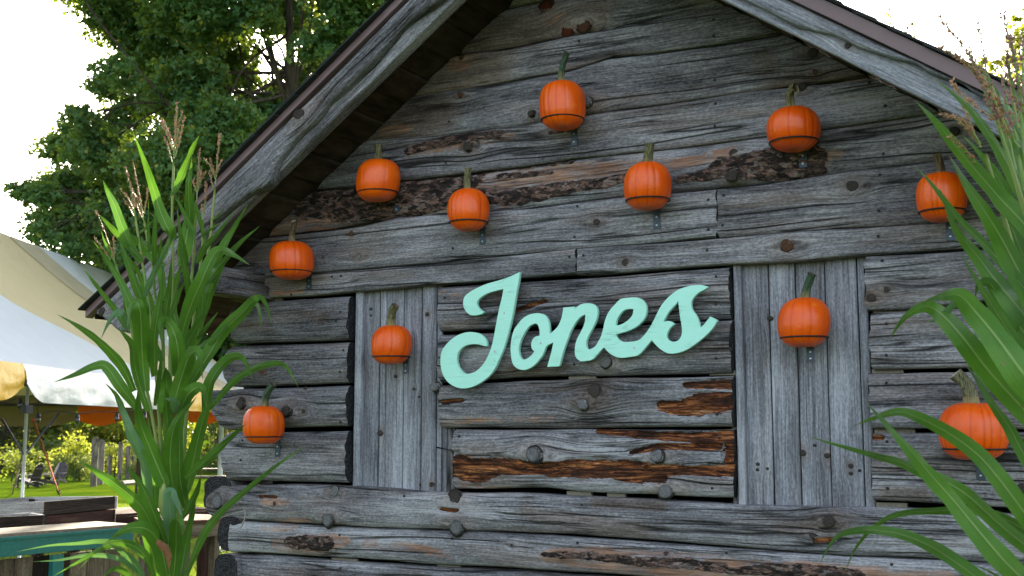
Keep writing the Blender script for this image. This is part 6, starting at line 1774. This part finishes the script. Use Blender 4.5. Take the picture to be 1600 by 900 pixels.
LV = [  # points base->tip, width px, tone(0 dark .5 mid 1 pale), depth offset
 (cA([(712,800),(690,750),(640,640),(590,480),(540,330),(475,165)]),21,.5,-.1),(cA([(706,550),(770,420),(830,270),(868,190)]),13,.45,0),(cA([(520,940),(430,760),(370,600),(330,520),(303,455)]),17,.62,-.05),
 (cA([(540,930),(400,790),(330,710),(280,655)]),12,.5,-.1),(cA([(370,930),(345,880),(310,810),(293,750)]),6,.45,0),(cA([(660,960),(575,870),(520,820),(450,760)]),22,.5,0),
 (cA([(605,960),(607,800),(610,700),(610,560)]),10,.4,-.1),(cA([(575,880),(572,780),(570,700),(570,560)]),6,.5,0),(cA([(505,775),(560,730),(635,655)]),5,.45,0),(cA([(630,940),(690,810),(735,715)]),12,.55,-.1),
 (cA([(790,960),(775,880),(755,760),(735,600)]),12,.4,-.1),(cA([(845,770),(780,650),(725,545)]),10,.4,0),(cA([(815,800),(810,650),(805,480),(820,400),(825,320)]),14,.35,0),(cA([(760,960),(790,800),(820,650),(835,520)]),26,.3,.05),
 (cA([(850,940),(900,850),(980,760),(1075,630)]),12,.4,-.05),(cA([(950,960),(1000,860),(1070,740),(1155,590)]),15,.45,0),(cA([(1010,930),(1060,870),(1130,800),(1225,722)]),10,.55,-.1),(cA([(885,790),(940,740),(1005,695)]),5,.5,0),
 (cA([(940,690),(980,660),(1010,620)]),5,.4,0),(cA([(905,830),(860,650),(820,540),(790,440)]),8,.3,.05),(cA([(795,640),(785,600),(775,560)]),4,.5,0),
 (cB([(455,420),(430,330),(370,200),(300,90),(225,-15)]),16,.6,-.15),(cB([(400,460),(355,370),(270,260),(215,190),(170,133)]),10,.6,-.15),(cB([(420,470),(395,390),(350,375),(310,430),(268,520)]),13,.85,-.2),
 (cB([(512,800),(495,640),(488,480),(480,360),(458,318),(430,345),(410,465)]),27,.55,-.25),(cB([(560,720),(560,500),(590,300),(612,90)]),18,.25,-.15),(cB([(612,430),(640,250),(655,50)]),12,.35,-.15),
 (cB([(680,720),(690,620),(670,500),(625,425),(590,440),(597,550)]),26,.45,-.25),(cB([(505,290),(560,150),(650,-20)]),12,.75,-.2),(cB([(520,380),(450,200),(400,60),(370,-10)]),15,.6,-.1),(cB([(560,420),(520,280),(470,150),(400,50)]),14,.35,0),
 (cB([(750,330),(735,200),(700,30),(690,-20)]),12,.4,-.1),(cB([(640,410),(690,280),(730,190)]),10,.6,-.15),(cB([(690,560),(740,380),(820,190),(880,60),(930,38),(1000,70),(1078,120)]),24,.35,-.15),
 (cB([(830,290),(880,150),(960,0)]),12,.3,.05),(cB([(820,230),(930,100),(1040,-5)]),13,.5,-.05),(cB([(725,800),(830,640),(930,480),(1040,370),(1100,305),(1150,310),(1195,440)]),25,.3,-.15),
 (cB([(1085,330),(1115,335),(1130,390),(1135,460)]),8,.4,-.15),(cB([(755,590),(870,520),(960,430),(1080,310)]),11,.35,-.1),(cB([(700,620),(770,480),(820,400),(852,335)]),14,.6,-.25),(cB([(790,520),(850,440),(903,370)]),8,.5,0),
 (cB([(650,920),(700,740),(750,605),(800,598),(820,740)]),28,.5,-.3),(cB([(835,920),(860,760),(930,650),(1000,612),(1050,640),(1090,745)]),20,.35,-.2),(cB([(850,900),(980,750),(1090,680),(1200,650),(1260,660),(1300,710),(1340,785)]),13,.4,-.25),
 (cB([(690,920),(740,820),(790,780),(825,800),(840,890)]),24,.4,-.3),(cB([(450,800),(380,660),(270,540),(150,450),(28,383)]),17,.3,-.3),(cB([(470,900),(380,780),(300,672),(240,665),(120,715),(10,754)]),21,.6,-.35),
 (cB([(525,910),(460,700),(440,560),(400,500),(355,455)]),15,.3,-.3),(cB([(560,880),(590,700),(600,560)]),9,.4,-.2),(cB([(620,920),(625,760),(620,670)]),26,.35,-.1),(cB([(660,920),(672,870),(660,850),(612,840)]),16,.95,-.35),
 (cB([(400,910),(350,820),(290,755)]),8,.6,-.2),
 (cC([(870,500),(850,300),(880,130),(985,0)]),27,.35,-.25),(cC([(832,450),(760,280),(700,120),(690,-60)]),30,.4,-.35),(cC([(740,500),(715,340),(650,180),(610,70),(570,-10)]),22,.98,-.3),(cC([(925,410),(1050,300),(1150,210),(1235,130)]),16,.5,-.3),
 (cC([(930,500),(970,300),(1020,100),(1070,-10)]),26,.3,-.1),(cC([(925,900),(1010,700),(1100,580),(1250,450),(1400,330),(1540,240)]),14,.4,-.35),(cC([(770,660),(700,540),(570,430),(480,370),(380,310)]),22,.3,-.35),
 (cC([(830,740),(760,560),(700,430),(620,335)]),19,.25,-.4),(cC([(838,900),(800,740),(740,665),(660,655),(600,680),(530,730)]),28,.3,-.4),(cC([(770,900),(720,790),(640,735),(540,740),(400,820),(260,900)]),15,.55,-.4),
 (cC([(660,760),(600,735),(500,725),(380,735),(240,745),(80,775)]),9,.75,-.4),(cC([(690,880),(600,810),(450,790),(300,815),(160,825)]),9,.8,-.45),(cC([(720,900),(640,800),(540,730)]),16,.8,-.35),(cC([(560,760),(490,770),(390,865)]),4,.6,-.35),
 (cC([(868,900),(880,760),(882,636),(905,632),(915,690)]),24,.5,-.4),(cC([(860,700),(852,600),(848,480),(880,520),(915,610)]),22,.9,-.4),(cC([(905,620),(980,480),(1005,390)]),12,.5,-.2),(cC([(660,900),(580,860),(510,900)]),11,.5,-.4),
 (cC([(850,240),(835,100),(830,-60)]),20,.35,-.2),(cC([(790,900),(740,700),(700,560),(690,420)]),20,.25,-.05),(cC([(900,900),(930,740),(960,600),(985,480)]),16,.25,0),(cC([(780,560),(770,400),(760,250),(740,100)]),20,.6,-.1),
 (cC([(860,600),(850,420),(830,260),(850,80)]),22,.2,-.1),(cC([(930,560),(900,400),(900,200),(930,40)]),20,.2,-.05),
 (cB([(600,640),(540,520),(520,420),(530,320)]),16,.25,.0),(cB([(770,600),(800,460),(820,300),(800,130)]),20,.3,.05),(cB([(700,480),(660,360),(680,200),(720,90)]),16,.3,.05),(cB([(820,420),(850,300),(900,180),(960,60)]),14,.25,.1),
 (cB([(620,300),(600,180),(590,60),(600,-60)]),14,.35,0),(cB([(470,560),(440,440),(400,330),(390,200)]),13,.35,.05)]
cbase = WD(270, 900, 5.1); cbase[2] = 0
stalks = []
GRP = "corn stalks bundled at the cabin's left corner"
for i, (ln, dep, br, lab) in enumerate(STK):
    bot = np.array([cbase[0] + (i - 3) * .022, cbase[1] + .03 * math.sin(i * 2.3), 0.0])
    th = thing("corn_stalk", lab, "corn stalk", tuple(bot), GRP)
    P = [WD(x, y, dep) for x, y in ln] + [(WD(ln[-1][0], ln[-1][1], dep) * .5 + bot * .5), bot]
    L = smooth_line(np.array(P), 6)
    tt = np.linspace(0, 1, len(L))
    tube("stem", L - bot, .0048 + .006 * tt, M['stalk'], th, n=8)
    for k in (1, 2, 4, 5):
        if k < len(ln) - 1:
            p = WD(*ln[k], dep) - bot; q = WD(*ln[k + 1], dep) - bot; u_ = (q - p) / np.linalg.norm(q - p)
            tube("node", [p - u_ * .007, p, p + u_ * .007], [.006, .0085, .006], M['node'], th, n=8)
    tassel(br, th, bot, dep, 'tassel', 500 + i)
    stalks.append((th, bot, [(x, y) for x, y in ln]))
cnt = [0] * len(stalks)
for i, (pts, w, tone, dz) in enumerate(LV):
    bx, by = pts[0]
    best, bd = 0, 1e9
    for k, (th, bot, ln) in enumerate(stalks):
        q = np.array(ln); xs = np.interp(by, q[:, 1], q[:, 0]); dd_ = abs(xs - bx) + max(0, q[0, 1] - by) * 1.0 + cnt[k] * 2.0
        if dd_ < bd: best, bd = k, dd_
    cnt[best] += 1
    th, bot, ln = stalks[best]
    add_leaf(th, bot, pts, w, 5.05 + dz * .6, 4.95 + dz * 1.1, tone, 600 + i * 3)
# a dry husk and a pale ear on the front stalk
th, bot, ln = stalks[0]
P = np.array([WD(x, y, 4.72) for x, y in cC([(785,720),(830,770),(840,820),(845,870)])])
ribbon(smooth_line(P, 5), .035 * prof(np.linspace(0, 1, 16)), 3, .5, th, bot, name="dry_husk", mat='dry_leaf', label="brown dry husk")
L = smooth_line(np.array([WD(x, y, 4.80) for x, y in cC([(815,600),(812,540),(815,480),(818,425)])]), 5)
tube("ear", L - bot, np.interp(np.linspace(0, 1, len(L)), [0, .3, .8, 1], [.008, .017, .015, .005]), M['stalk'], th, n=12)
L = smooth_line(np.array([WD(x, y, 4.9) for x, y in [(335,762),(329,780),(322,790)]]), 5)

# ---- right-hand corn, close to the camera; its stalks stand just outside the frame
RT = [
 ([(1548,130),(1570,200),(1600,330),(1650,520),(1690,800)], 2.75, [[(1545,125),(1500,92),(1469,72)],[(1546,122),(1520,95),(1495,60),(1469,27)],[(1552,150),(1530,120),(1500,90)]], "corn stalk whose tassel leans furthest left over the right roof slope", 1.2),
 ([(1556,185),(1580,260),(1620,400),(1660,600),(1700,850)], 2.7, [[(1552,185),(1533,127),(1515,78)],[(1565,195),(1545,140),(1527,117)],[(1570,200),(1550,150),(1528,37)],[(1560,200),(1548,150),(1535,110)]], "corn stalk with long purple tassel spikes against the drip edge", 1.2),
 ([(1592,130),(1610,300),(1650,500),(1690,760)], 2.6, [[(1593,130),(1580,73),(1567,23)],[(1597,207),(1588,153),(1570,93)],[(1585,150),(1577,110),(1572,80)],[(1599,150),(1598,100),(1598,60)],[(1590,220),(1575,170),(1568,120)],[(1605,210),(1590,120),(1580,60)]], "corn stalk with the tallest dark tassel at the photo's right edge", 1.25),
 ([(1540,240),(1560,310),(1600,450),(1650,640),(1700,900)], 2.85, [[(1533,230),(1503,193),(1473,178)],[(1532,225),(1510,193),(1488,181)],[(1545,285),(1513,240),(1482,212)],[(1527,220),(1507,170),(1488,127)],[(1537,210),(1513,163),(1490,133)],[(1530,222),(1515,200),(1502,185)]], "corn stalk with the lowest tassel spread across the right wall logs", 1.1),
 ([(1590,240),(1610,330),(1650,520),(1700,800)], 2.65, [[(1593,230),(1560,193),(1513,157)],[(1580,217),(1553,153),(1530,117)],[(1585,220),(1568,180),(1555,150)],[(1592,200),(1582,150),(1575,110)]], "corn stalk with drooping pinkish tassel between the taller ones at right", 1.15)]
RL = [ # base..tip
 ([(1680,440),(1640,400),(1600,350),(1560,307),(1500,237),(1462,190),(1430,157)],36,.5,0),([(1680,420),(1650,380),(1593,287),(1553,220),(1510,163),(1452,117)],25,.55,-.05),
 ([(1690,560),(1640,490),(1600,450),(1543,387),(1500,345),(1460,293),(1427,256)],20,.62,.05),([(1690,640),(1640,520),(1580,400),(1547,343),(1513,293),(1483,242)],38,.5,0),
 ([(1690,620),(1640,550),(1597,487),(1560,443),(1527,400),(1493,357),(1467,290)],38,.35,.1),([(1690,700),(1640,620),(1597,550),(1560,493),(1527,440),(1498,392)],24,.45,-.1),
 ([(1700,720),(1650,650),(1597,580),(1560,530),(1527,490),(1500,462),(1473,463),(1440,472)],54,.5,-.15),([(1700,740),(1640,680),(1600,640),(1543,577),(1507,530),(1477,496),(1457,481),(1440,480),(1413,497),(1388,532)],42,.45,0),
 ([(1520,465),(1490,478),(1467,497),(1445,505)],12,.75,.05),([(1700,850),(1640,770),(1600,710),(1577,667),(1550,630),(1527,593),(1505,565)],22,.5,-.1),
 ([(1700,1000),(1620,925),(1573,880),(1530,830),(1493,785),(1453,740),(1420,700),(1383,660),(1352,627)],38,.45,-.2),([(1720,920),(1660,890),(1600,850),(1557,815),(1513,775),(1473,750),(1440,738),(1407,723),(1367,712),(1307,695),(1257,680)],27,.35,-.05),
 ([(1700,940),(1650,870),(1600,800),(1560,747),(1527,710),(1487,680),(1440,655),(1403,644),(1367,653),(1333,665)],34,.5,-.1),([(1680,1010),(1600,960),(1523,900),(1473,865),(1440,847),(1400,833),(1357,828),(1320,833),(1300,847),(1277,887)],24,.6,-.15),
 ([(1720,890),(1660,860),(1600,827),(1560,807),(1513,797),(1473,798),(1407,803),(1367,823),(1337,857),(1318,898)],17,.3,.1),([(1640,300),(1610,230),(1577,170),(1560,147),(1542,113)],11,.45,.0),
 ([(1700,480),(1660,430),(1600,350),(1567,330),(1530,280)],38,.35,.15),([(1625,420),(1605,330),(1590,220),(1578,130)],18,.45,.05),([(1660,480),(1600,400),(1580,355),(1560,345),(1540,345)],24,.25,.1),
 ([(1700,660),(1650,590),(1600,520),(1567,475),(1547,443),(1530,445),(1523,470)],30,.5,.05),([(1700,760),(1650,700),(1597,587),(1560,517),(1523,478)],24,.1,.15),([(1660,980),(1600,930),(1553,897),(1520,882)],7,.5,.1),
 ([(1660,430),(1600,350),(1560,280),(1530,240),(1503,210)],18,.45,.05),([(1680,400),(1640,320),(1600,240),(1580,190)],22,.4,-.1),([(1700,560),(1650,430),(1610,300),(1570,200),(1550,150)],30,.4,.05),([(1720,640),(1670,500),(1625,380),(1600,250)],40,.35,0),
 ([(1720,820),(1660,700),(1620,600),(1590,500),(1575,420)],46,.4,.15),([(1720,980),(1670,880),(1630,780),(1600,660)],40,.35,.1),([(1680,560),(1640,450),(1600,380),(1555,300),(1545,240)],22,.5,.12),([(1660,330),(1620,250),(1590,200),(1565,160)],16,.5,.1)]
rb = WD(1720, 900, 2.65); rb[2] = 0
rst = []
for i, (ln, dep, br, lab, big) in enumerate(RT):
    bot = np.array([rb[0] + (i - 2) * .04, rb[1] + .05 * math.sin(i * 2.1), 0.0])
    th = thing("corn_stalk", lab, "corn stalk", tuple(bot), "corn stalks at the cabin's right end, nearest the viewer")
    L = smooth_line(np.array([WD(x, y, dep) for x, y in ln] + [bot]), 7)
    tube("stem", L - bot, .0035 + .008 * np.linspace(0, 1, len(L)), M['stalk'], th, n=8)
    tassel(br, th, bot, dep, 'tassel_p' if i in (1, 2) else 'tassel', 700 + i, big * .85)
    rst.append((th, bot, ln))
cnt = [0] * 5
for i, (pts, w, tone, dz) in enumerate(RL):
    k = i % 5
    add_leaf(rst[k][0], rst[k][1], pts, w, 2.62 + dz, 2.92 + dz * 1.2, tone, 800 + i * 3)
